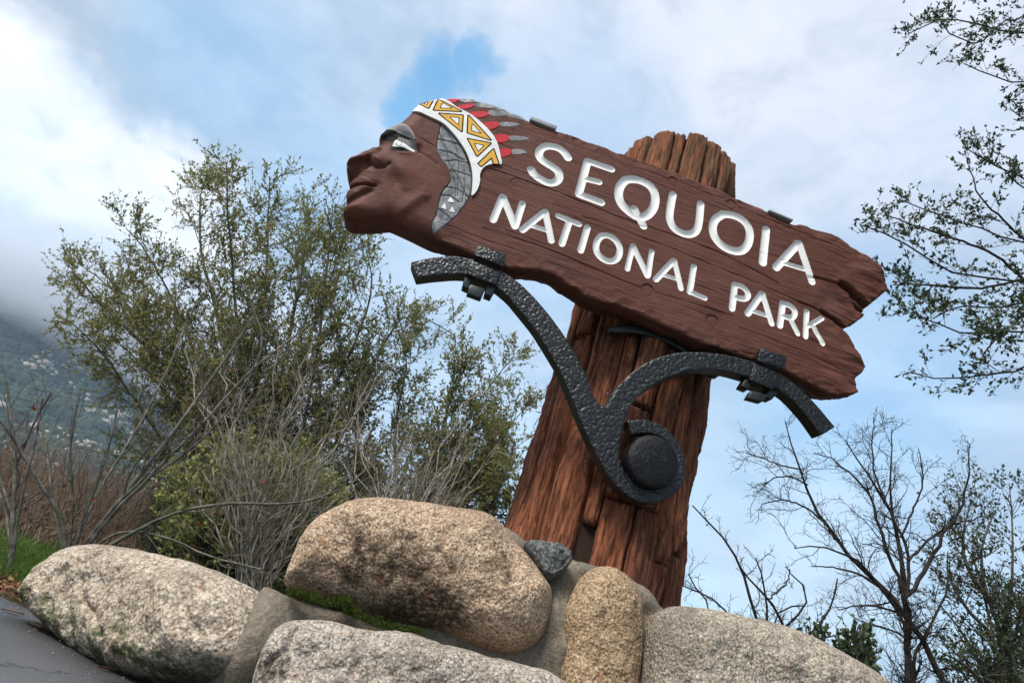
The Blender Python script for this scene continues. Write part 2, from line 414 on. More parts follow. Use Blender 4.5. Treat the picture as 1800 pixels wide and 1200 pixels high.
S = {}
LET = [  # (strokes, radius px); read S E Q U O I A / N A T I O N A L / P A R K
 [(Z3([(848, 268), (812, 215), (760, 172), (690, 152), (620, 152), (570, 182), (552, 235), (575, 285), (640, 328), (715, 372), (760, 420), (762, 475), (728, 515), (660, 525), (590, 495), (530, 455), (492, 415), (478, 388)]), 7.2)],
 [(Z3([(1048, 302), (1285, 385)]), 6.6), (Z3([(1045, 305), (958, 630)]), 7), (Z3([(1020, 480), (1160, 514)]), 6), (Z3([(960, 635), (1182, 718)]), 6.8)],
 [(Z4([(170, 150), (235, 138), (340, 158), (430, 215), (472, 300), (465, 400), (425, 475), (355, 527), (280, 520), (195, 462), (120, 385), (93, 290), (115, 205), (170, 150)]), 7.8), (Z4([(258, 436), (285, 495), (310, 540), (350, 612)]), 6.6)],
 [(Z4([(645, 295), (618, 440), (608, 530), (640, 620), (710, 675), (810, 703), (880, 668), (908, 590), (924, 392)]), 7)],
 [(Z4([(1150, 492), (1240, 498), (1340, 540), (1405, 615), (1424, 705), (1400, 800), (1345, 862), (1260, 868), (1150, 822), (1068, 735), (1040, 640), (1062, 545), (1150, 492)]), 7.6)],
 [(Z5([(535, 114), (503, 405)]), 7.6)],
 [(Z5([(815, 238), (622, 448)]), 7.4), (Z5([(825, 238), (938, 570)]), 7.0), (Z5([(700, 412), (870, 462)]), 5.2)],
 [(Z3([(190, 663), (98, 890)]), 6.2), (Z3([(195, 663), (315, 955)]), 6.2), (Z3([(390, 730), (322, 950)]), 5.8)],
 [(Z3([(612, 815), (393, 992)]), 5.9), (Z3([(620, 812), (680, 1098)]), 5.8), (Z3([(480, 950), (640, 1000)]), 4.3)],
 [(Z3([(748, 852), (958, 938)]), 5.2), (Z3([(862, 905), (788, 1130)]), 6)],
 [(Z6([(337, 128), (263, 382)]), 5.9)],
 [(Z6([(500, 218), (570, 212), (650, 258), (700, 330), (708, 400), (680, 480), (615, 512), (540, 500), (462, 440), (430, 365), (445, 275), (500, 218)]), 5.6)],
 [(Z6([(850, 338), (790, 592)]), 4.9), (Z6([(855, 338), (1015, 668)]), 5.5), (Z6([(1065, 398), (1025, 660)]), 4.9)],
 [(Z6([(1312, 500), (1113, 712)]), 5.5), (Z6([(1322, 500), (1395, 812)]), 5.0), (Z6([(1190, 660), (1340, 705)]), 4.0)],
 [(Z6([(1542, 568), (1494, 850)]), 5.5), (Z6([(1494, 850), (1665, 922)]), 4.8)],
 [(Z5([(258, 600), (234, 808)]), 6.0), (Z5([(258, 600), (320, 612), (368, 655), (380, 700), (350, 725), (310, 722), (262, 706)]), 5.4)],
 [(Z5([(495, 680), (372, 852)]), 6.0), (Z5([(502, 680), (582, 940)]), 5.4), (Z5([(430, 835), (540, 870)]), 4.4)],
 [(Z5([(680, 765), (655, 957)]), 6.0), (Z5([(680, 765), (740, 778), (785, 820), (790, 860), (762, 892), (715, 885), (680, 868)]), 5.4), (Z5([(748, 900), (812, 1028)]), 4.8)],
 [(Z5([(892, 835), (882, 1050)]), 5.5), (Z5([(1030, 890), (915, 955)]), 4.8), (Z5([(950, 955), (1038, 1112)]), 4.8)],
]
wob = .0011 * fbm(np.dstack([P * 42, np.ones(g.X.shape)]), 2)
letters = []
for strokes in LET:
    f = np.full(g.X.shape, 9.)
    allp = bp([p for st, _ in strokes for p in st]); m = .06
    sel = (g.X > allp[:, 0].min() - m) & (g.X < allp[:, 0].max() + m) & (g.Y > allp[:, 1].min() - m) & (g.Y < allp[:, 1].max() + m)
    for st, r in strokes:
        c = bp(st)
        if len(c) > 3: c = chaikin(c, 2, False)
        f[sel] = np.minimum(f[sel], line_dist(P[sel], c) - r * PXM)
    letters.append(f + wob)
lmin = np.min(letters, 0)

band = poly_sdf(P, chaikin(bp(Z2([(-30, 135), (0, 124), (60, 92), (120, 72), (185, 58), (262, 82), (350, 150), (430, 185), (520, 250), (620, 350), (670, 440), (690, 540), (706, 606), (655, 600), (605, 602), (562, 618), (535, 650), (520, 690), (525, 730), (515, 780), (490, 830), (450, 864), (460, 800), (466, 700), (453, 620), (430, 540), (395, 470), (340, 390), (280, 320), (235, 275), (195, 252), (100, 210), (0, 168), (-30, 155)])), 1))
hair = poly_sdf(P, chaikin(bp(Z2([(200, 258), (240, 282), (310, 355), (370, 432), (420, 530), (450, 620), (465, 700), (460, 800), (440, 870), (400, 930), (372, 965), (350, 1000), (290, 1060), (230, 1110), (150, 1160), (135, 1130), (120, 1080), (170, 990), (185, 900), (215, 810), (280, 740), (290, 700), (270, 640), (230, 590), (180, 520), (165, 480), (175, 400), (195, 300)])), 1))
hair = np.maximum(hair, -band)
face_poly = bp([(590, 180)] + Z2([(0, 168), (100, 210), (195, 252), (205, 300), (180, 400), (172, 480), (185, 520), (235, 590), (275, 640), (295, 700), (285, 740), (220, 810), (190, 900), (175, 990), (125, 1080), (150, 1160)]) + [(775, 421), (770, 440), (700, 450), (560, 440), (560, 180)])
facef = poly_sdf(P, face_poly); facef = np.maximum(facef, -np.minimum(band, hair))
TRI = [  # yellow outline, white middle
 (Z2([(42, 117), (142, 80), (104, 150)]), Z2([(72, 112), (98, 100), (92, 118)])),
 (Z2([(188, 80), (368, 175), (150, 165)]), Z2([(222, 110), (292, 150), (205, 146)])),
 (Z2([(195, 195), (382, 210), (374, 338)]), Z2([(285, 225), (350, 230), (346, 282)])),
 (Z2([(430, 212), (608, 408), (424, 350)]), Z2([(462, 283), (526, 352), (458, 330)])),
 (Z2([(426, 400), (608, 436), (500, 537)]), Z2([(482, 440), (550, 453), (510, 497)])),
 (Z2([(512, 600), (632, 484), (672, 602), (636, 602), (618, 548), (532, 620)]), None)]
tris_f = [(poly_sdf(P, bp(a)), poly_sdf(P, bp(b)) if b else np.full(g.X.shape, 9.)) for a, b in TRI]
tri_any = np.min([a for a, b in tris_f], 0) - 2.3 * PXM
REDS = [Z2(p) for p in ([(225, 76), (290, 58), (362, 60), (345, 82), (290, 98)], [(330, 125), (400, 105), (478, 98), (474, 122), (430, 142), (385, 152)],
        [(425, 178), (500, 165), (582, 162), (604, 185), (570, 208), (500, 220)], [(536, 268), (590, 250), (665, 250), (688, 272), (660, 297), (600, 320)],
        [(622, 370), (680, 350), (748, 354), (768, 385), (742, 412), (665, 425)], [(672, 470), (740, 464), (790, 485), (780, 512), (742, 527), (690, 542)])]
GREYS = [Z2(p) for p in ([(356, 64), (380, 45), (480, 54), (545, 72), (450, 88), (365, 80)], [(470, 103), (520, 84), (640, 96), (745, 140), (700, 152), (600, 132), (480, 120)],
        [(588, 160), (620, 148), (760, 163), (850, 198), (928, 248), (860, 228), (750, 198), (640, 200), (598, 188)], [(675, 256), (760, 248), (865, 270), (780, 288), (680, 286)],
        [(758, 360), (860, 368), (940, 388), (850, 402), (762, 402)], [(780, 472), (850, 473), (920, 500), (850, 510), (780, 514)])]
reds = [np.maximum(poly_sdf(P, chaikin(bp(p), 2)) + wob, -band) for p in REDS]
greys = [np.maximum(np.maximum(poly_sdf(P, chaikin(bp(p), 1)) - .4 * PXM + wob * 2, -band), -reds[i]) for i, p in enumerate(GREYS)]
BEADS = [Z2([(286, 858), (318, 908), (260, 900)]), Z2([(240, 912), (252, 967), (206, 950)]), Z2([(300, 938), (324, 988), (272, 976)])]
beads = [poly_sdf(P, bp(p)) for p in BEADS]
brow = poly_sdf(P, chaikin(bp(Z1([(392, 208), (430, 172), (500, 136), (560, 137), (612, 160), (655, 200), (690, 258), (702, 305), (655, 270), (600, 238), (540, 206), (480, 180), (425, 182)])), 1))
socket = poly_sdf(P, chaikin(bp(Z1([(395, 214), (430, 180), (490, 178), (545, 204), (610, 240), (680, 292), (560, 244), (535, 262), (505, 300), (470, 284), (420, 268), (397, 240)])), 1))
lid = poly_sdf(P, bp(Z1([(552, 242), (610, 250), (700, 310), (722, 386), (692, 368), (602, 312), (535, 276)])))
eyew = poly_sdf(P, bp(Z1([(512, 298), (535, 272), (602, 306), (702, 372), (685, 386), (580, 348), (498, 333)])))
iris = np.linalg.norm(P - on_board(*Z1([(557, 315)])[0]), axis=-1) - 5.2 * PXM
irisr = np.abs(iris + .6 * PXM) - .7 * PXM
under = poly_sdf(P, chaikin(bp(Z1([(466, 350), (492, 333), (550, 340), (600, 358), (650, 378), (700, 390), (600, 393), (550, 396), (490, 382)])), 1))
socket = np.maximum(socket, -brow); lid = np.maximum(lid, -np.minimum(brow, socket)); eyew = np.maximum(eyew, -lid)
under = np.maximum(under, -np.minimum(eyew, lid))
PLUGS = [(1183, 318.5, 10.5), (1286, 359, 10.5), (1252, 563, 11.5), (1138, 509, 11.5), (907, 321, 9.5), (1030, 300, 8)][:5]
plugs = [np.linalg.norm(P - on_board(x, y), axis=-1) - r * PXM for x, y, r in PLUGS]

# ---- relief of the whole face
def gp(x, y): return on_board(x, y)
def ridge(pts, w_, amp): return amp * PXM * np.exp(-(line_dist(P, bp(pts)) / (w_ * PXM)) ** 2)
def bumpf(x, y, rx, ry, amp, ang=0):
    c = gp(x, y); q = (P - c) / PXM; a = R(ang); u = q[..., 0] * math.cos(a) + q[..., 1] * math.sin(a); v = -q[..., 0] * math.sin(a) + q[..., 1] * math.cos(a)
    return amp * PXM * np.exp(-(u / rx) ** 2 - (v / ry) ** 2)
def plate(pts, w_, amp):
    return amp * PXM * smooth01(.5 - poly_sdf(P, bp(pts)) / (2 * w_ * PXM))
d_in = np.maximum(-board, 0)
is_face = smooth01(.5 - poly_sdf(P, bp([(560, 150), (730, 190), (775, 225), (770, 420), (690, 460), (560, 440)])) / (30 * PXM))
Rr = (5 + 22 * is_face) * PXM
H = -Rr * .55 * (1 - np.sqrt(np.clip(1 - (1 - np.clip(d_in / Rr, 0, 1)) ** 2, 0, 1)))
low = fbm(np.dstack([g.X * 1.3, g.Y * 5, np.zeros(g.X.shape)]), 3)
chip = np.abs(fbm(np.dstack([g.X * 6, g.Y * 9, np.full(g.X.shape, 3.)]), 3))
edge = np.exp(-d_in / (15 * PXM)) * (1 - is_face)
H += (.004 * low) * (1 - is_face) - edge * chip * .032 - np.exp(-d_in / (26 * PXM)) * (1 - is_face) * .004
# rough torn right end and its splits
rt = smooth01((g.X - gp(1400, 500)[0]) / (.45))
fac = fbm(np.dstack([g.X * 2.6, g.Y * 7, np.full(g.X.shape, 9.)]), 3)
H += rt * (.032 * fac - .010)
H += plate([(1455, 500), (1500, 510), (1528, 536), (1524, 546), (1492, 574), (1440, 540)], 14, -4) + ridge([(1482, 498), (1500, 508), (1535, 541)], 4, -26) + ridge([(1420, 484), (1450, 490), (1490, 502)], 2, -4)
H += ridge([(1448, 546), (1472, 560), (1497, 580)], 3.2, -24) + ridge([(1405, 530), (1430, 539), (1452, 548)], 1.6, -4)
# long checks in the timber
CR_ = [([(862, 296), (900, 309), (960, 330), (1000, 345), (1040, 362), (1110, 389), (1180, 411), (1260, 441), (1300, 462), (1370, 498)], 1.0, 3.2),
       ([(1105, 289), (1173, 313)], .8, 2.4), ([(1196, 320), (1275, 350)], .8, 2.2), ([(1297, 362), (1360, 388), (1430, 414), (1500, 446)], .8, 2.2),
       ([(850, 400), (905, 418), (972, 441), (1050, 474), (1125, 505)], .9, 2.6), ([(1148, 512), (1200, 527), (1260, 545), (1290, 556)], .8, 2.4),
       ([(1024, 380), (1100, 405), (1190, 440), (1260, 470), (1330, 497), (1400, 528), (1450, 549)], .9, 2.6), ([(1410, 590), (1450, 606), (1505, 626)], .8, 2.2),
       ([(850, 334), (890, 348), (960, 372)], .7, 1.8), ([(880, 288), (915, 302), (950, 313)], .9, 2), ([(1100, 300), (1140, 316), (1170, 330)], .7, 1.6), ([(1330, 440), (1400, 462), (1470, 487)], .7, 1.8),
       ([(1185, 590), (1260, 612), (1330, 622)], .9, 2.2), ([(770, 392), (820, 408), (870, 428), (930, 446)], .8, 1.8), ([(1300, 575), (1400, 612), (1480, 648)], .8, 2), ([(1290, 350), (1350, 378)], .7, 1.6),
       ([(637, 305), (700, 322), (765, 345)], .6, .7), ([(730, 240), (770, 262)], 1.2, 1.6), ([(655, 328), (700, 345), (745, 350)], .6, .6)]
crk = np.zeros(g.X.shape)
for pts, w_, a in CR_:
    pp = chaikin(np.array(pts, float), 2, False); pp[:, 1] += .7 * np.sin(pp[:, 0] * .35) + .5 * np.sin(pp[:, 0] * .9)
    c = bp(pp); sel = (g.X > c[:, 0].min() - .03) & (g.X < c[:, 0].max() + .03) & (g.Y > c[:, 1].min() - .03) & (g.Y < c[:, 1].max() + .03)
    d = line_dist(P[sel], c); vary = .55 + .6 * perlin(np.dstack([P[sel][None] * 9, np.zeros((1, sel.sum(), 1))]))[0]
    crk[sel] -= a * PXM * np.clip(vary, .15, 1.2) * np.exp(-(d / (w_ * PXM)) ** 2)
H += crk
# the carved head
FR = np.zeros(g.X.shape)
FR += plate([(600, 330), (668, 240), (730, 190), (790, 260), (800, 400), (690, 430), (600, 420)], 24, 4)
FR += plate([(640, 262), (667, 246), (676, 238), (700, 229), (718, 240), (731, 258), (737, 270), (730, 270), (700, 268), (686, 262), (676, 268), (660, 268)], 5, -6)
FR += ridge([(668, 234), (684, 222), (700, 218), (716, 226), (728, 243), (734, 255)], 6, 6)
FR += bumpf(708, 257, 14, 8, 6, -15) + ridge([(686, 263), (705, 270), (730, 269)], 3.5, 2.5)
FR += plate([(655, 252), (628, 268), (610, 276), (606, 292), (615, 300), (636, 280), (648, 277), (660, 270), (668, 258)], 6, 9)
FR += bumpf(664, 283, 15, 8.5, 9, -18) + bumpf(620, 280, 12, 8, 4)
FR += plate([(612, 286), (634, 279), (648, 281), (652, 290), (640, 300), (625, 308), (612, 304)], 4, -13)
FR += ridge([(648, 279), (652, 290), (662, 297), (676, 297), (684, 290)], 2.6, -4)
FR += ridge([(684, 292), (692, 306), (700, 320)], 8, -3)
FR += plate([(620, 308), (640, 295), (660, 302), (668, 322), (650, 322), (633, 315), (612, 320)], 5, 3)
FR += plate([(613, 318), (632, 311), (645, 317), (659, 327), (640, 325), (612, 325)], 2.2, 2.5) + ridge([(610, 326), (635, 325), (660, 328)], 2.2, -7)
FR += plate([(608, 330), (640, 326), (650, 330), (640, 338), (625, 346), (606, 350)], 4, 3)
FR += ridge([(608, 352), (622, 349), (640, 341), (652, 336)], 5, -6)
FR += bumpf(632, 368, 30, 15, 9, 5) + bumpf(706, 300, 30, 18, 7, -25) + ridge([(690, 314), (696, 328), (712, 340)], 7, -2.2)
FR += plate([(698, 384), (722, 366), (745, 350), (757, 350), (765, 380), (762, 412), (740, 404)], 8, -4.5) + ridge([(700, 374), (724, 360), (742, 347)], 11, 2)
FR += ridge([(690, 240), (728, 262), (768, 290)], 3, -1.5)
H += FR * .72
H += .0015 * is_face * fbm(np.dstack([P * 25, np.full(g.X.shape, 5.)]), 2)
Hface = H.copy()

def sheet(name, field, height, mat, parent, skirt=0.0, smooth=True, extra=None, offs=0.0):
    w_, tr = g.region(field)
    if len(tr) == 0: return None
    sz = g.val(w_, P); hh = g.val(w_, height) + offs
    V = b3(sz, hh); Q = None
    if skirt > 0:
        be = boundary(tr); u, inv = np.unique(be, return_inverse=True); inv = inv.reshape(-1, 2)
        n = len(V); Vt = V[u]; Vb = b3(sz[u], hh[u] - skirt)
        V = np.concatenate([V, Vt, Vb]); Q = np.stack([inv[:, 0] + n, inv[:, 0] + n + len(u), inv[:, 1] + n + len(u), inv[:, 1] + n], 1)
    return mesh_obj(name, V, tr, Q, mat, parent, smooth)

sign = empty('carved_sign', b3(gp(1000, 480), -.12), label='brown carved timber sign with white lettering and a profile head, on the bracket', cat='sign')
special = np.min([band, hair] + greys + reds + [lmin] + plugs + [brow, socket, lid, eyew, under], 0)
# plank: front, with holes for every carved part, then rough sides and the back
wf, tr = g.region(np.maximum(np.maximum(board, -special), -facef))
sz = g.val(wf, P); hh = g.val(wf, H); Vf = b3(sz, hh)
wa, tra = g.region(board); sza = g.val(wa, P); ha = g.val(wa, H)
be = boundary(tra); u, inv = np.unique(be, return_inverse=True); inv = inv.reshape(-1, 2)
THK = .235
nr = 16; ring = []
mid = np.array([gp(1100, 420)[0], 0])
# outward direction at the rim from the field's slope
gy, gx = np.gradient(board, .0036)
nrm = g.val(wa, np.dstack([gx, gy]))[u]; nrm /= np.linalg.norm(nrm, axis=1)[:, None] + 1e-9
facew = g.val(wa, is_face)[u]
for k in range(nr + 1):
    t = k / nr; dep = ha[u] * (1 - t) + (-THK) * t
    q = np.column_stack([sza[u] * 1.0, dep])
    rough = fbm(np.column_stack([q[:, 0] * 3.2, q[:, 1] * 3.2, q[:, 2] * 16]), 5, .65) * .015 * (1 - .85 * facew) * min(1, k / 2)
    cut = -.035 * (t ** 2) * (1 - facew) + (-.012 * facew * t * t)
    ring.append(b3(sza[u] + nrm * (rough + cut)[:, None], dep))
nu = len(u); n0 = len(Vf)
Vr = np.concatenate(ring); Qs = []
for k in range(nr):
    a = n0 + k * nu; Qs.append(np.stack([inv[:, 0] + a, inv[:, 0] + a + nu, inv[:, 1] + a + nu, inv[:, 1] + a], 1))
# back: the same outline as a flat sheet, following the last ring
szb = sza.copy(); szb[u] = sza[u]; inner = np.ones(len(sza), bool); inner[u] = False
shr = np.clip(1 + 0 * sza[:, 0], 0, 1)
gb = g.val(wa, board); keep = gb < -.05
trb = tra[keep[tra].all(1)]
bb_ = boundary(trb)
Vb = b3(sza, np.full(len(sza), -THK + .012))
wu, tru = g.region(board + .022); Vu = b3(g.val(wu, P), g.val(wu, H) - .03)      # solid wood under the carving
o = mesh_obj('plank', np.concatenate([Vf, Vr, Vb, Vu]), np.concatenate([tr, trb[:, ::-1] + n0 + len(Vr), tru + n0 + len(Vr) + len(Vb)]), np.concatenate(Qs), M['brown'], sign, True)
o['label'] = 'rough hewn brown plank with checks along its grain'
facereg = np.maximum(np.maximum(board, facef), -np.min([brow, socket, lid, eyew, under], 0))
head = sheet('carved_head', facereg, H, M['face'], sign)
head['label'] = 'smooth brown carved profile with closed lips and strong nose'
pb = np.maximum
sheet('eyebrow', pb(brow, board), H, M['lidgrey'], head)
sheet('eye_socket', pb(socket, board), H, M['black'], head, offs=-.002)
sheet('eyelid', lid, H, M['midgrey'], head, skirt=.004)
ey = sheet('eye_white', np.maximum(eyew, -irisr), H, M['white'], head, skirt=.004)
sheet('iris', np.maximum(irisr, eyew), H, M['grey'], head)
sheet('lower_eyelid', under, H, M['black'], head)
# hair lock with grooves
hg = np.zeros(g.X.shape)
for pts in ([(190, 330), (260, 480), (280, 620), (330, 760), (330, 860)], [(240, 300), (330, 440), (360, 560), (350, 700), (420, 860)], [(180, 390), (280, 410), (380, 440)], [(172, 480), (300, 500), (400, 560)],
            [(200, 400), (260, 490), (390, 555)], [(240, 570), (330, 560), (430, 580)], [(290, 640), (380, 660), (460, 690)], [(250, 780), (340, 790), (440, 860)], [(210, 850), (280, 850), (360, 900)], [(190, 960), (260, 1010), (300, 1050)], [(290, 610), (350, 700), (345, 850)], [(400, 640), (405, 780), (380, 900)]):
    hg += ridge(Z2(pts), .75, -2.4)
hg += .002 * fbm(np.dstack([P * 30, np.full(g.X.shape, 2.)]), 3) - .004 - .010 * np.exp(-(np.abs(hair) / (1.3 * PXM)) ** 2)
hl = sheet('hair_lock', np.maximum(hair, -np.min(beads, 0)), H + hg, M['grey'], sign)
hl['label'] = 'grey painted lock of hair with cut grooves'
for b_ in beads: sheet('hair_bead', b_, H + hg + .003, M['white'], hl, skirt=.006)
# headband with its painted triangles
bandH = H + .014 + .0012 * fbm(np.dstack([P * 22, np.full(g.X.shape, 7.)]), 2)
bandf = np.maximum(band, board)
bnd = sheet('headband', np.maximum(bandf, -tri_any), bandH, M['white'], sign, skirt=.02)
bnd['label'] = 'raised white headband with yellow triangles'
for fa, fb in tris_f:
    e = 2.3 * PXM; wi = 1.5 * PXM
    wA, tA = g.region(np.maximum(np.maximum(fa - e, board), np.minimum(1, -np.maximum(fa + 0, -(fb - wi)))))   # black rim
    Vs, Ts, mi = [], [], []; n = 0
    for fld, ix, dz in ((np.maximum(fa - e, -np.maximum(fa, -(fb - wi))), 0, -.0015), (np.maximum(fa, -(fb - wi)), 1, 0), (fb, 2, 0)):
        fld = np.maximum(np.maximum(fld, bandf), fb * 0 - 1)
        if ix == 0: fld = np.maximum(fld, -fb)
        ww, tt = g.region(fld)
        if not len(tt): continue
        Vs.append(b3(g.val(ww, P), g.val(ww, bandH) + dz)); Ts.append(tt + n); mi += [ix] * len(tt); n += len(Vs[-1])
    mesh_obj('painted_triangle', np.concatenate(Vs), np.concatenate(Ts), None, None, bnd, True, mats=[M['black'], M['yellow'], M['white']], midx=mi)
for i in range(6):
    e = empty('feather', b3(gp(*REDS[i][0]), 0)); e.parent = sign; e.location = tuple(world_loc(e) - world_loc(sign))
    sheet('feather_base', pb(reds[i], board), H + .003, M['red'], e, skirt=.009)
    sheet('feather_tip', pb(pb(greys[i], board), -np.min(reds, 0)), H + .0015, M['grey'], e, skirt=.008)
for f, strokes in zip(letters, LET):
    r = max(st[1] for st in strokes) * PXM
    dd = np.clip(-f / r, 0, 1)
    groove = .015 * (1 - (1 - dd) ** 2) ** .62
    sheet('letter', f, H * .5 + .5 * H - groove - (dd > 0) * 0, M['white'], sign)
for f in plugs:
    dd = np.clip(-f / (2.2 * PXM), 0, 1)
    sheet('wood_plug', f, H * 0 + np.minimum(0, -.001) - (.002 if f is plugs[4] else .006) * (np.sin(np.clip(dd, 0, 1) * math.pi) + smooth01(dd)), M['brown'], sign)
# tin straps on the top edge
for (x0, y0), (x1, y1), up_, dp in (((931, 211), (977, 229), .030, .11), ((1350, 372), (1392, 390), .014, .12)):
    a, b = gp(x0, y0), gp(x1, y1); c = (a + b) / 2; L = np.linalg.norm(b - a); dr = (b - a) / L; nn = np.array([-dr[1], dr[0]])
    ax = np.array([BD * dr[0] + np.array([0, 0, dr[1]]), BD * nn[0] + np.array([0, 0, nn[1]]), BN])
    V, Q = box_geo(b3(c + nn * up_ * .45, -.045), ax, (L / 2, up_ / 2, dp / 2))
    s_ = Bag(); s_.add(V, Q)
    for k in (-.36, .36):
        V, Q = box_geo(b3(c + nn * up_ * 1.0 + dr * L * k, -.02), ax, (.006, .006, .006)); s_.add(V, Q)
    bevel(s_.obj('metal_strap', M['tin'], sign), .003)

# ================================================================ the wrought iron bracket
ZS = lambda p: zoomed((1000, 560), 3.334, p)
BR = ([(723, 460), (760, 452), (800, 449), (830, 455), (858, 465), (885, 477), (915, 498), (940, 523), (965, 552), (990, 586), (1012, 622), (1035, 666)] +
      ZS([(130, 420), (165, 490), (195, 515), (225, 508), (270, 420), (340, 340), (430, 270), (520, 225), (650, 195), (800, 195), (950, 215), (1080, 250), (1230, 310), (1350, 400), (1450, 500), (1561, 633),
          (1480, 683), (1400, 570), (1300, 460), (1200, 390), (1080, 350), (950, 312), (870, 300), (760, 296), (680, 310), (560, 352), (460, 412), (385, 480), (335, 570), (306, 680), (300, 790),
          (315, 870), (360, 930), (440, 965), (520, 960), (580, 915), (612, 850), (612, 780), (580, 715), (520, 680), (440, 665), (370, 680), (344, 594),
          (450, 588), (560, 628), (640, 715), (685, 820), (684, 930), (632, 1020), (550, 1073), (450, 1083), (380, 1060), (300, 1000), (240, 930), (180, 830), (120, 710), (60, 570), (0, 420)]) +
      [(985, 650), (962, 612), (940, 577), (915, 546), (895, 522), (872, 503), (848, 491), (820, 482), (800, 481), (762, 484), (733, 488)])
BOFF = .012
brp = bp(BR, BOFF)
keep = np.zeros(len(brp), bool); 
sharp = [0, 27, 28, len(BR) - 1]
tip = [i for i, p in enumerate(BR) if abs(p[0] - 1103.2) < .5 and abs(p[1] - 738.2) < .6] + [i for i, p in enumerate(BR) if abs(p[0] - 1111) < .5 and abs(p[1] - 764) < .6]
sharp += tip
sm = []
for i, p in enumerate(brp):
    a, b = brp[i - 1], brp[(i + 1) % len(brp)]
    if i in sharp: sm.append(p)
    else: sm += [p * .82 + a * .18, p * .82 + b * .18]
sm = np.array(sm)
gB = Grid(sm[:, 0].min() - .02, sm[:, 0].max() + .02, sm[:, 1].min() - .02, sm[:, 1].max() + .02, .008)
fB = poly_sdf(gB.P, sm)
br = empty('iron_bracket', b3(on_board(1136, 812), -.1), label='black hammered iron scroll bracket curling under the brown sign in front of the redwood trunk', cat='bracket')
def slab(gr, f, out, depth, name, mat, parent, mats=None, bev=.004):
    ww, tt = gr.region(f); s2 = gr.val(ww, gr.P)
    dd = np.clip(-gr.val(ww, f) / bev, 0, 1)
    V = b3(s2, out - bev * (1 - dd)); be = boundary(tt); u_, iv = np.unique(be, return_inverse=True); iv = iv.reshape(-1, 2)
    n = len(V); A = V[u_]; B = b3(s2[u_], np.full(len(u_), out - depth)); V2 = b3(s2, np.full(len(s2), out - depth))
    Q = np.stack([iv[:, 0] + n, iv[:, 0] + n + len(u_), iv[:, 1] + n + len(u_), iv[:, 1] + n], 1)
    VV = np.concatenate([V, A, B, V2]); TT = np.concatenate([tt, tt[:, ::-1] + n + 2 * len(u_)])
    mi = [0] * len(TT) + [1] * len(Q)
    return mesh_obj(name, VV, TT, Q, None, parent, True, mats=mats or [M['iron'], M['iron_plain']], midx=mi)
sc_ = slab(gB, fB, BOFF, .095, 'scroll', None, br)
# boss: stepped, slightly domed disc on an axle into the trunk
def lathe(prof, c, ax, n=64):
    """prof: (radius, height along axis)"""
    ax = np.asarray(ax, float); u_ = BD; v_ = np.cross(ax, u_)
    a = np.arange(n) * 2 * math.pi / n
    V = np.concatenate([c + ax * h + r_ * (np.cos(a)[:, None] * u_ + np.sin(a)[:, None] * v_) for r_, h in prof])
    idx = np.arange(len(prof) * n).reshape(len(prof), n)
    Q = np.stack([idx[:-1], idx[1:], np.roll(idx[1:], -1, 1), np.roll(idx[:-1], -1, 1)], -1).reshape(-1, 4)
    return V, Q
bc = b3(on_board(1141, 815, 0.0), 0.0); rb = 39 * PXM
V, Q = lathe([(0.001, .088), (rb * .45, .086), (rb * .8, .080), (rb * .93, .074), (rb * .985, .066), (rb, .058), (rb * 1.0, .03), (rb, -.10), (rb * .7, -.101), (rb * .6, -.27)], bc, BN)
mesh_obj('boss', V, None, Q, M['boss'], br, True)
# rear twin bar, seen dark under the board
RB = [(1075, 572), (1100, 571), (1130, 574), (1165, 583), (1200, 600), (1240, 625), (1270, 652), (1262, 664), (1232, 640), (1195, 613), (1160, 595), (1128, 586), (1100, 583), (1072, 584)]
rp_ = chaikin(bp(RB, -.16), 1); gR = Grid(rp_[:, 0].min() - .02, rp_[:, 0].max() + .02, rp_[:, 1].min() - .02, rp_[:, 1].max() + .02, .01)
slab(gR, poly_sdf(gR.P, rp_), -.155, .07, 'rear_bar', None, br, mats=[M['iron_plain'], M['iron_plain']])
# clamps: tab over the board, sleeve round the bar, nut under it
def quad_block(px, out, depth, name, parent, mat, bv=.004):
    c = bp(px, out); f = np.concatenate([b3(c, np.full(4, out)), b3(c, np.full(4, out - depth))])
    Q = [[0, 1, 2, 3], [7, 6, 5, 4]] + [[i, i + 4, (i + 1) % 4 + 4, (i + 1) % 4] for i in range(4)]
    o_ = mesh_obj(name, f, None, Q, mat, parent); bevel(o_, bv); return o_
for tab, slv, nut, fl1, fl2 in (
    ([(840, 430), (890, 447), (885, 468), (833, 448)], [(829, 457), (880, 479), (872, 501), (821, 481)], [(827, 499), (853, 507), (846, 524), (821, 515)], [(818, 481), (829, 486), (824, 507), (813, 502)], [(857, 497), (874, 503), (864, 521), (852, 516)]),
    ([(1337, 611), (1383, 626), (1381, 649), (1332, 634)], [(1326, 637), (1373, 657), (1358, 684), (1318, 668)], [(1322, 686), (1352, 694), (1340, 706), (1314, 699)], [(1311, 665), (1322, 669), (1317, 684), (1303, 678)], [(1352, 684), (1368, 690), (1357, 702), (1346, 698)])):
    cl = empty('clamp', b3(bp([slv[0]], .03)[0], .03)); cl.parent = br; cl.location = tuple(world_loc(cl) - world_loc(br))
    quad_block(tab, .046, .034, 'clamp_tab', cl, M['iron'])
    quad_block(slv, .030, .135, 'sleeve', cl, M['iron'])
    quad_block(nut, .012, .055, 'nut', cl, M['iron_plain'])
    quad_block(fl1, .0, .075, 'flange', cl, M['iron_plain']); quad_block(fl2, .0, .075, 'flange', cl, M['iron_plain'])
    a, b = bp([slv[0]], 0)[0], bp([nut[2]], 0)[0]

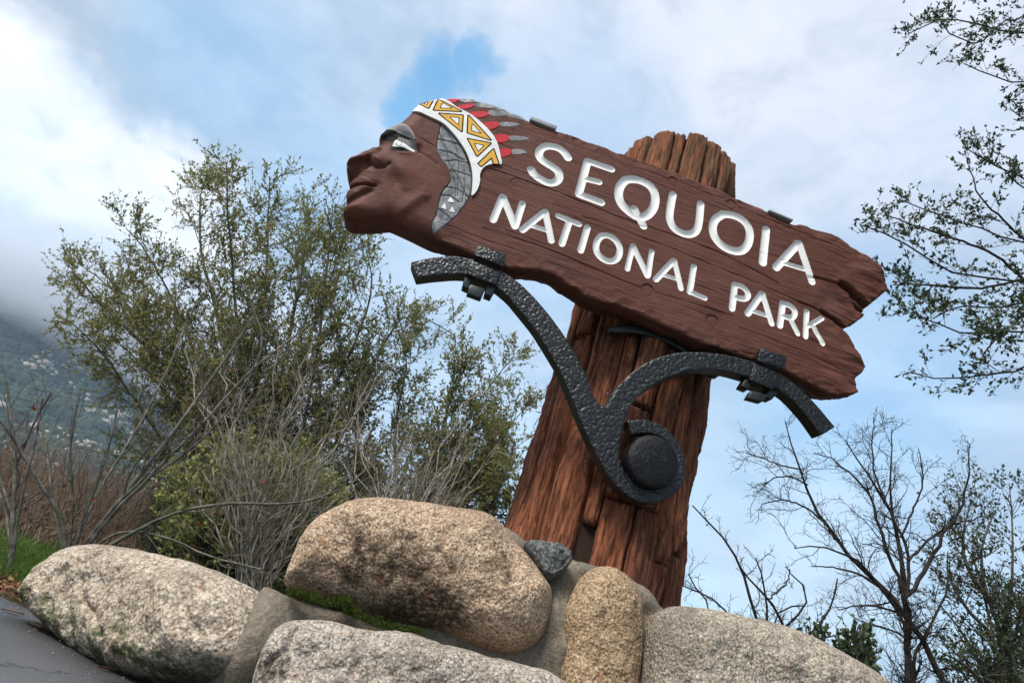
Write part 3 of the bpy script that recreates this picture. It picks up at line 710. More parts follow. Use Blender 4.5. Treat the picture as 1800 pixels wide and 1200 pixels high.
# ================================================================ the redwood trunk
def bark_mat():
    m, t = material('redwood_bark')
    v = t.scaled(t.pos, (1, 1, .085)); n1 = t.noise(v, 48, 7, .74, .6); n2 = t.noise(t.scaled(t.pos, (1, 1, .04)), 95, 4, .6); big = t.noise(t.scaled(t.pos, (1, 1, .5)), 3.2, 4, .6)
    c = t.mix(t.ss(n1, .38, .60), (.080, .024, .012), (.42, .140, .062))
    c = t.mix(t.math('MULTIPLY', t.ss(n1, .55, .76), .85), c, (.56, .25, .11))
    c = t.mix(t.math('MULTIPLY', t.ss(big, .54, .68), .45), c, (.17, .055, .04))
    c = t.mix(t.math('MULTIPLY', t.ss(t.noise(t.pos, 2.2, 3), .55, .7), .4), c, (.035, .020, .016))
    fleck = t.ss(t.noise(t.scaled(t.pos, (1, 1, .2)), 160, 2), .70, .76)
    c = t.mix(t.math('MULTIPLY', fleck, .35), c, (.5, .36, .26))
    h = t.math('ADD', t.math('MULTIPLY', n1, 1.0), t.math('MULTIPLY', n2, .4))
    at_ = t.node('ShaderNodeAttribute', attribute_name='top'); 
    c = t.mix(t.math('MULTIPLY', at_.outputs['Fac'], t.ss(t.noise(t.scaled(t.pos, (1, 1, .3)), 16, 4, .7), .38, .66)), c, (.20, .115, .055))
    oi = t.node('ShaderNodeObjectInfo'); c = t.mix(t.ss(oi.outputs['Random'], 0, 1, .0, .45), c, t.mix(t.ss(n1, .4, .7), (.055, .026, .018), (.25, .12, .07)))
    setp(t, c, .8, bump(t, h, .95, .022), .25); return m
M['bark'] = bark_mat()
def dark_wood():
    m, t = material('dark_heartwood'); n = t.noise(t.scaled(t.pos, (1, 1, .06)), 40, 4, .6)
    setp(t, t.mix(n, (.012, .007, .005), (.045, .024, .016)), .85, bump(t, n, .6, .01), .2); return m
M['core'] = dark_wood()
PA = at(1040, 1000, 4.34); PB = at(1197, 290, 4.34)
PCX = (PA[0] + PB[0]) / 2 - .018; PCY = 4.34
ztop = at(1200, 246, PCY - .33)[2]
print('post x', PA[0], PB[0], 'ztop', ztop, 'PXM', PXM)
def post_r(z): t = np.clip(z / ztop, 0, 1); return .572 - .122 * t + .035 * (1 - t) ** 3
post = empty('redwood_trunk', (PCX, PCY, 0), label='thick reddish brown redwood trunk with shaggy bark standing behind the sign', cat='trunk')
zz = np.linspace(-.1, ztop - .02, 60); aa = np.arange(72) * 2 * math.pi / 72
rr = post_r(zz) - .075
V = np.stack([PCX + rr[:, None] * np.cos(aa), PCY + rr[:, None] * np.sin(aa), zz[:, None] + 0 * aa], -1).reshape(-1, 3)
idx = np.arange(60 * 72).reshape(60, 72); Q = np.stack([idx[:-1], np.roll(idx[:-1], -1, 1), np.roll(idx[1:], -1, 1), idx[1:]], -1).reshape(-1, 4)
V = np.concatenate([V, [[PCX, PCY, ztop - .015]]]); T = np.stack([idx[-1], np.roll(idx[-1], -1), np.full(72, 60 * 72)], 1)
mesh_obj('heartwood', V, T, Q, M['core'], post, True)
rs = np.random.RandomState(11)
# seams in degrees, 0 = facing the road (-Y), positive to the right
seams = [(-96, -72), (-70.5, -49), (-45.5, -22), (-11, 9), (9.5, 27), (28, 41.5), (46.5, 66), (67, 92), (93, 120), (121, 150), (151, 182), (183, 212), (213, 238), (239, 263)]
def strip(a0, a1, z0, z1, off, seed, nx=30, front=True, endn=.022):
    nz = int((z1 - z0) / (.014 if front else .05)) + 2; nx = nx if front else 12
    A, Zp = np.meshgrid(np.linspace(0, 1, nx), np.linspace(0, 1, nz))
    wl = 1.6 * perlin(np.stack([Zp * 0 + seed * 3.1, Zp * 6, Zp * 0], -1)) ; wr = 1.6 * perlin(np.stack([Zp * 0 + seed * 3.1 + 9, Zp * 6, Zp * 0], -1))
    wl += .8 * perlin(np.stack([Zp * 0 + seed, Zp * 32, Zp * 0], -1)); wr += .8 * perlin(np.stack([Zp * 0 + seed + 5, Zp * 30, Zp * 0], -1))
    lo = a0 + wl; hi = a1 + wr
    ends = endn * fbm(np.stack([A * (a1 - a0) * .3, A * 0 + seed, Zp * 0 + np.round(Zp)], -1), 2)
    Z = z0 + (z1 - z0) * Zp + ends * np.clip(np.abs(2 * Zp - 1) * 8 - 7, 0, 1)
    ang = np.radians(lo + (hi - lo) * A)
    r0 = post_r(Z)
    arc = ang * r0
    fib = fbm(np.stack([arc * 80, Z * 4.5, np.full(A.shape, seed)], -1), 3, .6)
    rid = 1 - np.abs(perlin(np.stack([arc * 17 + .5 * perlin(np.stack([arc*3, Z * 2, arc * 0 + seed], -1)), Z * 1.3, np.full(A.shape, seed + 20.)], -1))) * 2
    slow = fbm(np.stack([arc * 6, Z * 1.6, np.full(A.shape, seed + 40.)], -1), 3)
    er = np.abs(2 * A - 1); ez = np.abs(2 * Zp - 1)
    rr_ = r0 + off + fib * .012 + (rid - .6) * .006 + slow * (.024 * (1 - .8 * smooth01((Z - ztop + .8) / .5))) + .004 * np.round(slow * 9) - .055 * er ** 13 - .004 * er ** 3 - .03 * np.clip(ez * 60 - 59, 0, 1)
    a_ = ang - math.pi / 2
    pts = np.stack([PCX + rr_ * np.cos(a_), PCY + rr_ * np.sin(a_), Z], -1)
    # close the slab inward on all four sides
    ri = r0 - .085
    inn = np.stack([PCX + ri * np.cos(a_), PCY + ri * np.sin(a_), Z], -1)
    full = np.concatenate([inn[:, :1], pts, inn[:, -1:]], 1)
    top = np.concatenate([inn[-1:, :1], inn[-1:], inn[-1:, -1:]], 1); bot = np.concatenate([inn[:1, :1], inn[:1], inn[:1, -1:]], 1)
    full = np.concatenate([bot, full, top], 0)
    ny_, nx_ = full.shape[:2]; idx = np.arange(ny_ * nx_).reshape(ny_, nx_)
    q = np.stack([idx[:-1, :-1], idx[:-1, 1:], idx[1:, 1:], idx[1:, :-1]], -1).reshape(-1, 4)
    tp = smooth01((full[..., 2] - (ztop - .75)) / .35)
    o_ = mesh_obj('bark_strip', full.reshape(-1, 3), None, q, M['bark'], post, True, attrs={'top': ('POINT', tp.ravel())})
    return o_
sd_ = 0
for i, (a0, a1) in enumerate(seams):
    front = -100 < (a0 + a1) / 2 < 95
    cuts = [-.1] + sorted(rs.uniform(.5, 2.6, 1 if front else 0).tolist()) + [ztop + rs.uniform(-.010, .0)]
    if i == 4: cuts = [-.1, 1.42, ztop - .01]
    if i == 3: cuts = [-.1, 1.42, 2.0, ztop - .02]
    base = [0, -.005, .012, .018, .012, -.004, .004, .004][i] if i < 8 else 0
    for z0, z1 in zip(cuts[:-1], cuts[1:]):
        sd_ += 1
        strip(a0 + rs.uniform(-.5, .5), a1 + rs.uniform(-.5, .5), z0 + (0.004 if z0 > 0 else 0), z1, base + rs.uniform(-.008, .012), sd_ * 1.7, front=front)
# nail heads left in the bark
def on_trunk(px, py):
    d = ray(px, py)[:2]; o2 = EYE[:2] - [PCX, PCY]; z = 1.3; t = 0
    for _ in range(4):
        r_ = post_r(z) + .022; a = d @ d; b = o2 @ d; c = o2 @ o2 - r_ * r_; t = (-b - math.sqrt(max(b * b - a * c, 0))) / a; z = EYE[2] + ray(px, py)[2] * t
    return EYE + ray(px, py) * t
for (x, y) in [(1045, 622), (1104, 623), (1079, 695), (1133, 731), (1068, 692), (1029, 811), (1018, 740), (1146, 590)]:
    p = on_trunk(x, y); n_ = p - [PCX, PCY, p[2]]; n_ /= np.linalg.norm(n_); u1 = np.cross(n_, [0, 0, 1.]); a = np.arange(10) * math.pi / 5
    rings = [p + n_ * h + q_ * (np.cos(a)[:, None] * u1 + np.sin(a)[:, None] * np.array([0, 0, 1.])) for q_, h in ((.0005, .006), (.0045, .005), (.0055, .001), (.002, 0), (.002, -.05))]
    idx = np.arange(50).reshape(5, 10); mesh_obj('nail', np.concatenate(rings), None, np.stack([idx[:-1], idx[1:], np.roll(idx[1:], -1, 1), np.roll(idx[:-1], -1, 1)], -1).reshape(-1, 4), M['tin'], post)
# grey plate in the gap between two strips, and a dark sunk strip above it
def plate_in_gap():
    m, t = material('chipped_grey_paint'); n = t.noise(t.pos, 9, 5, .7)
    setp(t, t.mix(t.ss(n, .52, .62), (.30, .31, .28), (.05, .035, .025)), .6, bump(t, n, .4, .01)); return m
a_ = np.radians(np.linspace(-23, -10, 8)) - math.pi / 2; zz = np.linspace(0, .98, 12)
rz = post_r(zz) - .022
V = np.stack([PCX + rz[:, None] * np.cos(a_), PCY + rz[:, None] * np.sin(a_), zz[:, None] + 0 * a_], -1)
V2 = V.copy(); V2[..., 0] = PCX + (V[..., 0] - PCX) * .96; V2[..., 1] = PCY + (V[..., 1] - PCY) * .96
b_ = Bag(); idx = np.arange(96).reshape(12, 8); q = np.stack([idx[:-1, :-1], idx[:-1, 1:], idx[1:, 1:], idx[1:, :-1]], -1).reshape(-1, 4)
b_.add(V, q); b_.add(V2, q[:, ::-1]); 
ed = np.concatenate([idx[0], idx[1:, -1], idx[-1, ::-1][1:], idx[::-1, 0][1:-1]])
b_.add(np.concatenate([V.reshape(-1, 3)[ed], V2.reshape(-1, 3)[ed]]), np.stack([np.arange(len(ed)), (np.arange(len(ed)) + 1) % len(ed), (np.arange(len(ed)) + 1) % len(ed) + len(ed), np.arange(len(ed)) + len(ed)], 1))
o = b_.obj('steel_liner', plate_in_gap(), post); o['label'] = 'pale grey painted liner showing in the gap in the bark'
strip(-21.9, -11.1, 1.25, ztop - .012, -.018, 77.0, nx=20)
# ================================================================ the stone wall
def granite(name, a, b, dark, stains=(), grey=.0, stain_amt=.5, scale=1.0, moss=0.0, mossz=0.2):
    m, t = material(name)
    p = t.vmath('ADD', t.pos, (3.1, 1.7, .4))
    n1 = t.noise(p, 48 * scale, 5, .8); n2 = t.noise(p, 105 * scale, 4, .7); big = t.noise(p, 3.2, 5, .62); mid = t.noise(p, 12, 5, .65)
    v = t.voronoi(p, 120 * scale)
    c = t.mix(t.ss(n1, .40, .60), tuple(x * .78 for x in a), b)
    c = t.mix(t.math('MULTIPLY', t.ss(big, .42, .66), .5), c, tuple(x * .72 for x in a))
    c = t.mix(t.math('MULTIPLY', t.ss(n2, .52, .61), .80), c, tuple(x * 1.25 for x in dark))
    c = t.mix(t.math('MULTIPLY', t.ss(n2, .44, .36), .75), c, tuple(min(.75, x * 1.7) for x in b))
    # lichen and water staining: patches of their own shape
    st = t.math('MULTIPLY', t.ss(t.math('ADD', t.math('MULTIPLY', big, .5), t.math('MULTIPLY', mid, .5)), .49, .60), stain_amt)
    wp = t.vmath('ADD', t.pos, t.vmath('SCALE', t.vmath('SUBTRACT', t.noise(t.pos, 7, 5, .65, out='Color'), (.5, .5, .5)), scale=.34))
    for (q, r) in stains:
        d = t.vmath('DISTANCE', wp, tuple(q), out=1)
        st = t.math('MAXIMUM', st, t.math('MULTIPLY', t.ss(d, r, r * .35), .95))
    st = t.math('MULTIPLY', st, t.ss(t.noise(p, 38, 4, .7), .30, .58, .35, 1))
    c = t.mix(st, c, tuple(x * .42 for x in dark[:2]) + (dark[2] * .3,))
    gr = t.math('MULTIPLY', t.ss(t.voronoi(wp, 3.5), .16, .10), .55)
    c = t.mix(t.math('MULTIPLY', gr, t.ss(mid, .5, .6)), c, (.16, .17, .155))
    orange = t.math('MULTIPLY', t.ss(t.noise(t.vmath('ADD', t.pos, (9, 9, 9)), 9, 4, .7), .64, .69), .4)
    c = t.mix(orange, c, (.36, .12, .035))
    if moss:
        z = t.node('ShaderNodeSeparateXYZ'); t.put(z.inputs[0], wp)
        mz = t.math('MULTIPLY', t.ss(z.outputs[2], mossz + .10, mossz), t.ss(mid, .44, .56))
        c = t.mix(t.math('MULTIPLY', mz, moss), c, (.045, .065, .012))
    h = t.math('ADD', t.math('MULTIPLY', n1, .7), t.math('ADD', t.math('MULTIPLY', mid, 1.6), t.math('MULTIPLY', n2, .3)))
    cr = t.voronoi(p, 70 * scale); h = t.math('ADD', h, t.math('MULTIPLY', cr, .8))
    setp(t, c, .9, bump(t, h, .8, .012), .2)
    return m
_oct = np.array([[1, 0, 0], [-1, 0, 0], [0, 1, 0], [0, -1, 0], [0, 0, 1], [0, 0, -1]], float); _of = np.array([[0, 2, 4], [2, 1, 4], [1, 3, 4], [3, 0, 4], [2, 0, 5], [1, 2, 5], [3, 1, 5], [0, 3, 5]])
def blobs0(P_, S_, seed):
    r = np.random.RandomState(seed); N = len(P_); V = _oct[None] * (1 + .35 * r.normal(size=(N, 6, 1))) * S_[:, None, None] + P_[:, None]
    return V.reshape(-1, 3), (_of[None] + (np.arange(N) * 6)[:, None, None]).reshape(-1, 3)
def cam_plane(D, tilt=0.0, yaw=0.0, piv=(800, 1050)):
    o = at(piv[0], piv[1], D); y = R(yaw); n = np.array([math.sin(y), -math.cos(y), 0.0])
    n = n * math.cos(R(tilt)) + np.array([0, 0, math.sin(R(tilt))]); u_ = np.array([math.cos(y), math.sin(y), 0.0]); v_ = np.cross(n, u_) * -1
    if v_[2] < 0: v_ = -v_
    return o, n, u_, v_
def inflate(name, px, plane, Rm, bulge, back, mat, parent, h=.011, lump=.02, fine=.006, seed=0., power=.5, lumps=(), cuts=(), smoothn=1):
    h = h * .8
    o, n, u_, v_ = plane
    def pr(x, y):
        d = ray(x, y); t = ((o - EYE) @ n) / (d @ n); p = EYE + d * t - o; return [p @ u_, p @ v_]
    pts = chaikin(np.array([pr(*p) for p in px]), smoothn)
    gr = Grid(pts[:, 0].min() - .02, pts[:, 0].max() + .02, pts[:, 1].min() - .02, pts[:, 1].max() + .02, h)
    f = poly_sdf(gr.P, pts)
    W3 = o + gr.P[..., :1] * u_ + gr.P[..., 1:] * v_
    f = f + .006 * fbm(W3 * 9 + seed, 3)
    q = np.clip(-f / Rm, 0, 1); prof = np.clip(1 - (1 - q) ** 2.2, 0, 1) ** (power * .9)
    fr = bulge * prof
    edgefade = smooth01(q * 3)
    fr = fr - edgefade * .035 * np.abs(fbm(W3 * 3.4 + seed * 2, 2)) + edgefade * (lump * fbm(W3 * 5 + seed, 3) + fine * fbm(W3 * 19 + seed, 4, .62) - .5 * fine * np.clip(.12 - np.abs(perlin(W3 * 8 + seed)), 0, 1) / .12 * smooth01(perlin(W3 * 2.2 + seed) * 3))
    for (x, y, r, a) in lumps:
        c = np.array(pr(x, y)); rr_ = r * np.linalg.norm(np.array(pr(x + 1, y)) - c)
        fr = fr + a * np.exp(-(np.linalg.norm(gr.P - c, axis=-1) / rr_) ** 2) * edgefade
    for (pl, r, a) in cuts:
        c = np.array([pr(*p) for p in pl]); rr_ = r * np.linalg.norm(np.array(pr(pl[0][0] + 1, pl[0][1])) - c[0])
        wv = .004 * fbm(W3 * 30 + seed, 2)
        fr = fr - a * np.exp(-((line_dist(gr.P, c) + wv) / rr_) ** 2) * edgefade
    ww, tt = gr.region(f)
    sz_ = gr.val(ww, gr.P); hf = gr.val(ww, fr); pb_ = gr.val(ww, prof)
    A = o + sz_[:, :1] * u_ + sz_[:, 1:] * v_
    Vf_ = A + hf[:, None] * n; Vk = A - (back * pb_)[:, None] * n
    be_ = boundary(tt); bset = np.zeros(len(A), bool); bset[np.unique(be_)] = True
    mp = np.arange(len(A)) + len(A); mp[bset] = np.arange(len(A))[bset]
    return mesh_obj(name, np.concatenate([Vf_, Vk]), np.concatenate([tt, mp[tt][:, ::-1]]), None, mat, parent, True)

wall = empty('stone_wall', ground_at(700, 1190) * [1, 1, 0], label='low wall of rounded granite boulders set in mortar below the sign', cat='stone wall')
def P3(x, y, D): return at(x, y, D)
warm = granite('warm_granite', (.43, .27, .165), (.66, .48, .34), (.07, .048, .036), [(P3(700, 1000, 2.95), .20), (P3(760, 1060, 2.95), .26), (P3(860, 1030, 2.95), .17), (P3(640, 985, 2.95), .16), (P3(700, 1075, 2.95), .2), (P3(800,985,2.95),.1)], stain_amt=.25, moss=.9, mossz=.42)
pale = granite('pale_granite', (.42, .32, .225), (.64, .525, .41), (.10, .075, .06), [(P3(330, 1140, 3.1), .22), (P3(420, 1120, 3.05), .14), (P3(240, 1110, 3.2), .07), (P3(360,1180,3.0), .2)], stain_amt=.35, scale=.8, moss=.8, mossz=.10)
greyg = granite('grey_granite', (.36, .29, .225), (.60, .51, .42), (.07, .055, .045), [(P3(480, 1190, 2.7), .1), (P3(700, 1190, 2.7), .1)], stain_amt=.45)
tan = granite('tan_granite', (.42, .27, .15), (.60, .42, .27), (.09, .058, .038), [], stain_amt=.3)
ash = granite('ash_granite', (.36, .285, .215), (.53, .445, .36), (.08, .065, .055), [(P3(1230, 1190, 2.95), .13), (P3(1290, 1170, 2.95), .09)], stain_amt=.3)
slate = granite('dark_grey_stone', (.11, .115, .11), (.21, .215, .205), (.04, .04, .04), [], stain_amt=.3, scale=.8)
def mortar():
    m, t = material('mortar'); n = t.noise(t.pos, 60, 5, .7); big = t.noise(t.pos, 4, 5, .65); p = t.noise(t.pos, 170, 2)
    c = t.mix(t.ss(n, .35, .65), (.20, .165, .125), (.31, .265, .21)); c = t.mix(t.math('MULTIPLY', t.ss(big, .5, .66), .6), c, (.13, .105, .07))
    c = t.mix(t.math('MULTIPLY', t.ss(p, .6, .7), .5), c, (.06, .05, .04))
    c = t.mix(t.math('MULTIPLY', t.ss(t.noise(t.pos, 7, 4, .7), .60, .68), .6), c, (.07, .075, .03))
    setp(t, c, .9, bump(t, t.math('ADD', t.math('MULTIPLY', n, 1.3), t.math('ADD', t.math('MULTIPLY', p, .5), t.math('MULTIPLY', big, 2))), .9, .014), .2); return m
M['mortar'] = mortar()
def dry(o, l): o['label'] = l; return o
# left boulder
dry(inflate('stone', [(78, 1066), (104, 1024), (136, 986), (168, 965), (190, 963), (240, 967), (300, 980), (350, 992), (400, 1012), (436, 1028), (452, 1055), (458, 1090), (450, 1130), (440, 1165), (415, 1190), (370, 1205), (300, 1205), (240, 1195), (205, 1180), (165, 1160), (115, 1120), (84, 1090)],
        cam_plane(3.44, 5, -37, (190, 1135)), .15, .20, .30, pale, wall, lump=.035, fine=.018, seed=3.,
        lumps=[(370, 1090, 60, .05), (150, 1020, 50, .02)], cuts=[([(206, 1056), (212, 1082), (236, 1098), (252, 1138)], 2.4, .03), ([(392, 1028), (408, 1060), (398, 1096), (418, 1140)], 3, .024), ([(330, 1030), (322, 1050), (334, 1066)], 3, .012), ([(340, 1030), (330, 1060), (345, 1080)], 4, .02), ([(400, 1040), (415, 1065), (400, 1090)], 5, .02)]),
    'pale speckled granite boulder at the low end of the wall')
# big boulder in the middle
dry(inflate('stone', [(500, 1040), (510, 1000), (530, 955), (556, 925), (600, 898), (640, 889), (690, 888), (740, 893), (790, 902), (840, 908), (872, 920), (900, 958), (930, 985), (955, 1020), (970, 1048), (966, 1085), (950, 1125), (920, 1146), (880, 1150), (840, 1138), (780, 1112), (720, 1100), (660, 1088), (600, 1066), (540, 1048)],
        cam_plane(3.12, 14, -6, (740, 1010)), .18, .24, .30, warm, wall, lump=.032, fine=.014, seed=11.,
        lumps=[(600, 1010, 40, -.02), (650, 940, 60, .02), (800, 1000, 30, -.015)], cuts=[([(770, 1000), (790, 1025), (800, 1040)], 6, .022)]),
    'big rust and tan granite boulder with dark stains at the centre of the wall')
# low stone at the bottom
dry(inflate('stone', [(440, 1230), (455, 1160), (480, 1112), (510, 1092), (560, 1091), (600, 1096), (650, 1112), (710, 1110), (760, 1128), (830, 1145), (880, 1160), (940, 1172), (985, 1192), (1010, 1215), (1010, 1400), (440, 1400)],
        cam_plane(2.80, 10, -4, (720, 1180)), .14, .17, .25, greyg, wall, lump=.034, fine=.018, seed=21., lumps=[(560, 1120, 40, .02)], cuts=[([(480, 1180), (520, 1150), (530, 1120)], 7, .03), ([(660, 1118), (672, 1150), (668, 1200)], 6, .012)]),
    'light grey granite stone along the bottom of the wall')
# tall narrow stone
dry(inflate('stone', [(1000, 1052), (1015, 1018), (1040, 998), (1070, 996), (1100, 1012), (1118, 1040), (1126, 1080), (1126, 1150), (1116, 1215), (1110, 1380), (985, 1380), (985, 1200), (990, 1140), (988, 1085)],
        cam_plane(3.02, 10, 2, (1060, 1100)), .13, .14, .25, tan, wall, lump=.024, fine=.013, seed=31.), 'tall narrow tan granite stone standing beside the trunk')
# long right stone
dry(inflate('stone', [(1140, 1150), (1143, 1105), (1155, 1075), (1175, 1066), (1220, 1070), (1290, 1084), (1340, 1095), (1400, 1115), (1450, 1142), (1500, 1170), (1545, 1205), (1600, 1260), (1640, 1420), (1130, 1420), (1138, 1250)],
        cam_plane(3.0, 12, 8, (1330, 1160)), .20, .22, .30, ash, wall, lump=.03, fine=.013, seed=41., cuts=[([(1330, 1112), (1390, 1125), (1440, 1150)], 5, .015)]), 'long smooth grey brown granite stone right of the trunk')
# little dark stone
dry(inflate('stone', [(922, 956), (935, 951), (985, 957), (1003, 972), (1006, 985), (990, 1000), (972, 1010), (957, 1006), (942, 985)],
        cam_plane(2.99, 22, 0, (965, 980)), .03, .05, .16, slate, wall, h=.005, lump=.03, fine=.014, seed=51., smoothn=0), 'small dark grey stone wedged in the mortar')
mo = inflate('mortar', [(300, 1235), (380, 1190), (425, 1140), (448, 1060), (464, 1030), (490, 1042), (540, 1060), (640, 1085), (700, 1095), (830, 1010), (860, 930), (886, 926), (905, 938), (925, 955), (965, 962), (1005, 985), (1035, 992), (1060, 1000), (1110, 1020), (1140, 1040), (1158, 1064), (1180, 1085), (1300, 1120), (1420, 1180), (1480, 1260), (1480, 1420), (300, 1440)],
        cam_plane(3.10, 14, -4, (800, 1080)), .06, .045, .30, M['mortar'], wall, h=.016, lump=.03, fine=.010, seed=61., lumps=[(480, 1080, 50, .09), (462, 1150, 60, .12), (420, 1190, 50, .08), (600, 1110, 40, .03), (985, 1030, 32, .06), (978, 1090, 34, .075), (975, 1150, 34, .05), (900, 965, 22, .035), (1020, 1005, 20, .02), (1000, 1150, 30, .04), (1136, 1120, 20, .07), (1130, 1060, 20, .05), (640, 1090, 60, .03)])
mo['label'] = 'sandy mortar packed between the stones'
# moss along the big boulder's foot
mm, t = material('moss'); setp(t, t.mix(t.noise(t.pos, 90, 3), (.018, .030, .005), (.060, .082, .014)), .95, None, .1); M['moss'] = mm
rs = np.random.RandomState(4); bag = Bag(); N = 9000
mp_ = chaikin(np.array([(512, 1040), (545, 1050), (590, 1064), (610, 1050), (605, 1068), (640, 1086), (690, 1104), (735, 1112)], float), 2, False)
ti = rs.uniform(0, len(mp_) - 1.01, N); i0 = ti.astype(int); q = mp_[i0] + (mp_[i0 + 1] - mp_[i0]) * (ti - i0)[:, None]
q = q + rs.normal(size=(N, 2)) * [6, 3.5]
D_ = 2.93 + rs.normal(size=N) * .03 - (q[:, 0] - 600) * .0002
base = np.array([at(x, y, d) for (x, y), d in zip(q, D_)]); dr = rs.normal(size=(N, 3)) + [0, -.5, .9]; dr /= np.linalg.norm(dr, axis=1)[:, None]; sdv = np.cross(dr, rs.normal(size=(N, 3))); sdv /= np.linalg.norm(sdv, axis=1)[:, None]
L = rs.uniform(.006, .013, N)[:, None]
V = np.stack([base - sdv * .0022, base + sdv * .0022, base + dr * L], 1).reshape(-1, 3)
bag.add(V, None, np.arange(3 * N).reshape(N, 3)); mo_ = bag.obj('moss', M['moss'], wall); tag(mo_, kind='stuff')

# ================================================================ ground, road, verge
def ground_mat():
    m, t = material('leafy_soil'); n = t.noise(t.pos, 9, 6, .7); b = t.noise(t.pos, .9, 4)
    c = t.mix(t.ss(n, .35, .65), (.045, .032, .02), (.13, .085, .05)); c = t.mix(t.math('MULTIPLY', t.ss(b, .45, .6), .7), c, (.06, .075, .025))
    setp(t, c, .95, bump(t, n, .8, .03), .1); return m
def asphalt():
    m, t = material('asphalt'); n = t.noise(t.pos, 160, 3, .7); b = t.noise(t.pos, 2.5, 5, .6); v = t.voronoi(t.pos, 190)
    c = t.mix(t.ss(n, .3, .7), (.20, .205, .215), (.31, .315, .33)); c = t.mix(t.math('MULTIPLY', t.ss(b, .45, .65), .4), c, (.33, .33, .335))
    c = t.mix(t.ss(t.noise(t.pos, 70, 4, .8), .56, .66), c, (.42, .41, .40)); c = t.mix(t.math('MULTIPLY', t.ss(t.noise(t.pos, 90, 4, .8), .56, .64), .7), c, (.10, .10, .105))
    ck = t.voronoi(t.vmath('ADD', t.pos, t.vmath('SCALE', t.noise(t.pos, 3, 4, .7, out='Color'), scale=.5)), .8, 'DISTANCE_TO_EDGE')
    c = t.mix(t.math('MULTIPLY', t.ss(ck, .008, .002), .7), c, (.06, .06, .06))
    setp(t, c, .55, bump(t, t.math('ADD', v, n), .5, .004), .5); return m
xs = np.concatenate([np.linspace(-3000, -40, 40), np.linspace(-38, 38, 110), np.linspace(40, 3000, 40)])
ys = np.concatenate([np.linspace(-600, -10, 14), np.linspace(-9, 40, 90), np.linspace(42, 3500, 50)])
X, Y = np.meshgrid(xs, ys)
e0 = ground_at(50, 1070); e1 = ground_at(330, 1195); ed = (e1 - e0)[:2]; ed /= np.linalg.norm(ed); en = np.array([-ed[1], ed[0]]);
if en[1] < 0: en = -en
print('road edge', e0, e1, en)
def terrain(X, Y):
    far = (X - e0[0]) * en[0] + (Y - e0[1]) * en[1]          # metres beyond the road edge
    Z = np.where(far > 0, .04 * smooth01(far / .5) + .025 * fbm(np.stack([X * 1.1, Y * 1.1, X * 0], -1), 2) * smooth01(far), -.03)
    dip = -smooth01((far - 9) / 30) * 2.2
    knoll = 7.0 * np.exp(-(((X + 58) / 24) ** 2 + ((Y - 62) / 24) ** 2)) + 2.0 * np.exp(-(((X + 22) / 16) ** 2 + ((Y - 60) / 20) ** 2)) 
    big = 8 * smooth01((np.hypot(X, Y) - 100) / 500) * (.5 + fbm(np.stack([X * .004, Y * .004, X * 0], -1), 3))
    return Z + np.where(far > 0, dip + knoll + big, 0)
Z = terrain(X, Y)
ny_, nx_ = X.shape; idx = np.arange(nx_ * ny_).reshape(ny_, nx_); q = np.stack([idx[:-1, :-1], idx[:-1, 1:], idx[1:, 1:], idx[1:, :-1]], -1).reshape(-1, 4)
gr_ = mesh_obj('ground', np.stack([X, Y, Z], -1).reshape(-1, 3), None, q, ground_mat(), None, True); tag(gr_, kind='structure')
# road: from its edge back past the camera, 7 m wide
L_ = np.linspace(-90, 40, 261); wv = .03 * fbm(np.stack([L_ * 1.7, L_ * 0, L_ * 0], -1), 3)
E = e0[:2] + ed * L_[:, None]; A = E + en * wv[:, None]; B = E - en * 7.5
V = np.concatenate([np.column_stack([A, L_ * 0 + .0]), np.column_stack([B, L_ * 0 + .0]), np.column_stack([A, L_ * 0 - .05])])
n = len(L_); i = np.arange(n - 1); q = np.concatenate([np.stack([i, i + n, i + n + 1, i + 1], 1), np.stack([i, i + 1, i + 1 + 2 * n, i + 2 * n], 1)])
rd = mesh_obj('road', V, None, q, asphalt(), None); tag(rd, kind='structure')

# grit gathered on the road by the wall
rs = np.random.RandomState(14); N = 700; tt_ = rs.uniform(-3, 2.2, N); off = -np.abs(rs.normal(size=N)) * .35 + .02
p = np.column_stack([e0[:2] + ed * tt_[:, None] + en * off[:, None], np.full(N, .001)]); V, T = blobs0(p, rs.gamma(2, .0016, N) + .001, 5)
m_, t = material('road_grit'); setp(t, t.mix(t.noise(t.pos, 40, 3), (.10, .08, .06), (.32, .29, .25)), .9)
tag(mesh_obj('grit', V, T, None, m_), 'fine grit scattered on the road along the wall', 'grit', kind='stuff')
# leaf litter and grass along the verge
def leafmat(name, cols, trans=.25, rough=.6):
    m, t = material(name)
    a = t.node('ShaderNodeAttribute', attribute_name='rnd'); r = t.node('ShaderNodeValToRGB')
    cr = r.color_ramp; cr.interpolation = 'LINEAR'
    while len(cr.elements) < len(cols): cr.elements.new(.5)
    for k, (p_, c_) in enumerate(cols): cr.elements[k].position = p_; cr.elements[k].color = tuple(c_) + (1,)
    t.put(r.inputs[0], a.outputs['Fac']); setp(t, r.outputs[0], rough, None, .3)
    if trans:
        tr_ = t.node('ShaderNodeBsdfTranslucent'); t.put(tr_.inputs[0], r.outputs[0]); mxs = t.node('ShaderNodeMixShader'); mxs.inputs[0].default_value = trans
        t.l.new(t.b.outputs[0], mxs.inputs[1]); t.l.new(tr_.outputs[0], mxs.inputs[2])
        out = [x for x in t.n if x.type == 'OUTPUT_MATERIAL'][0]; t.l.new(mxs.outputs[0], out.inputs[0])
    return m
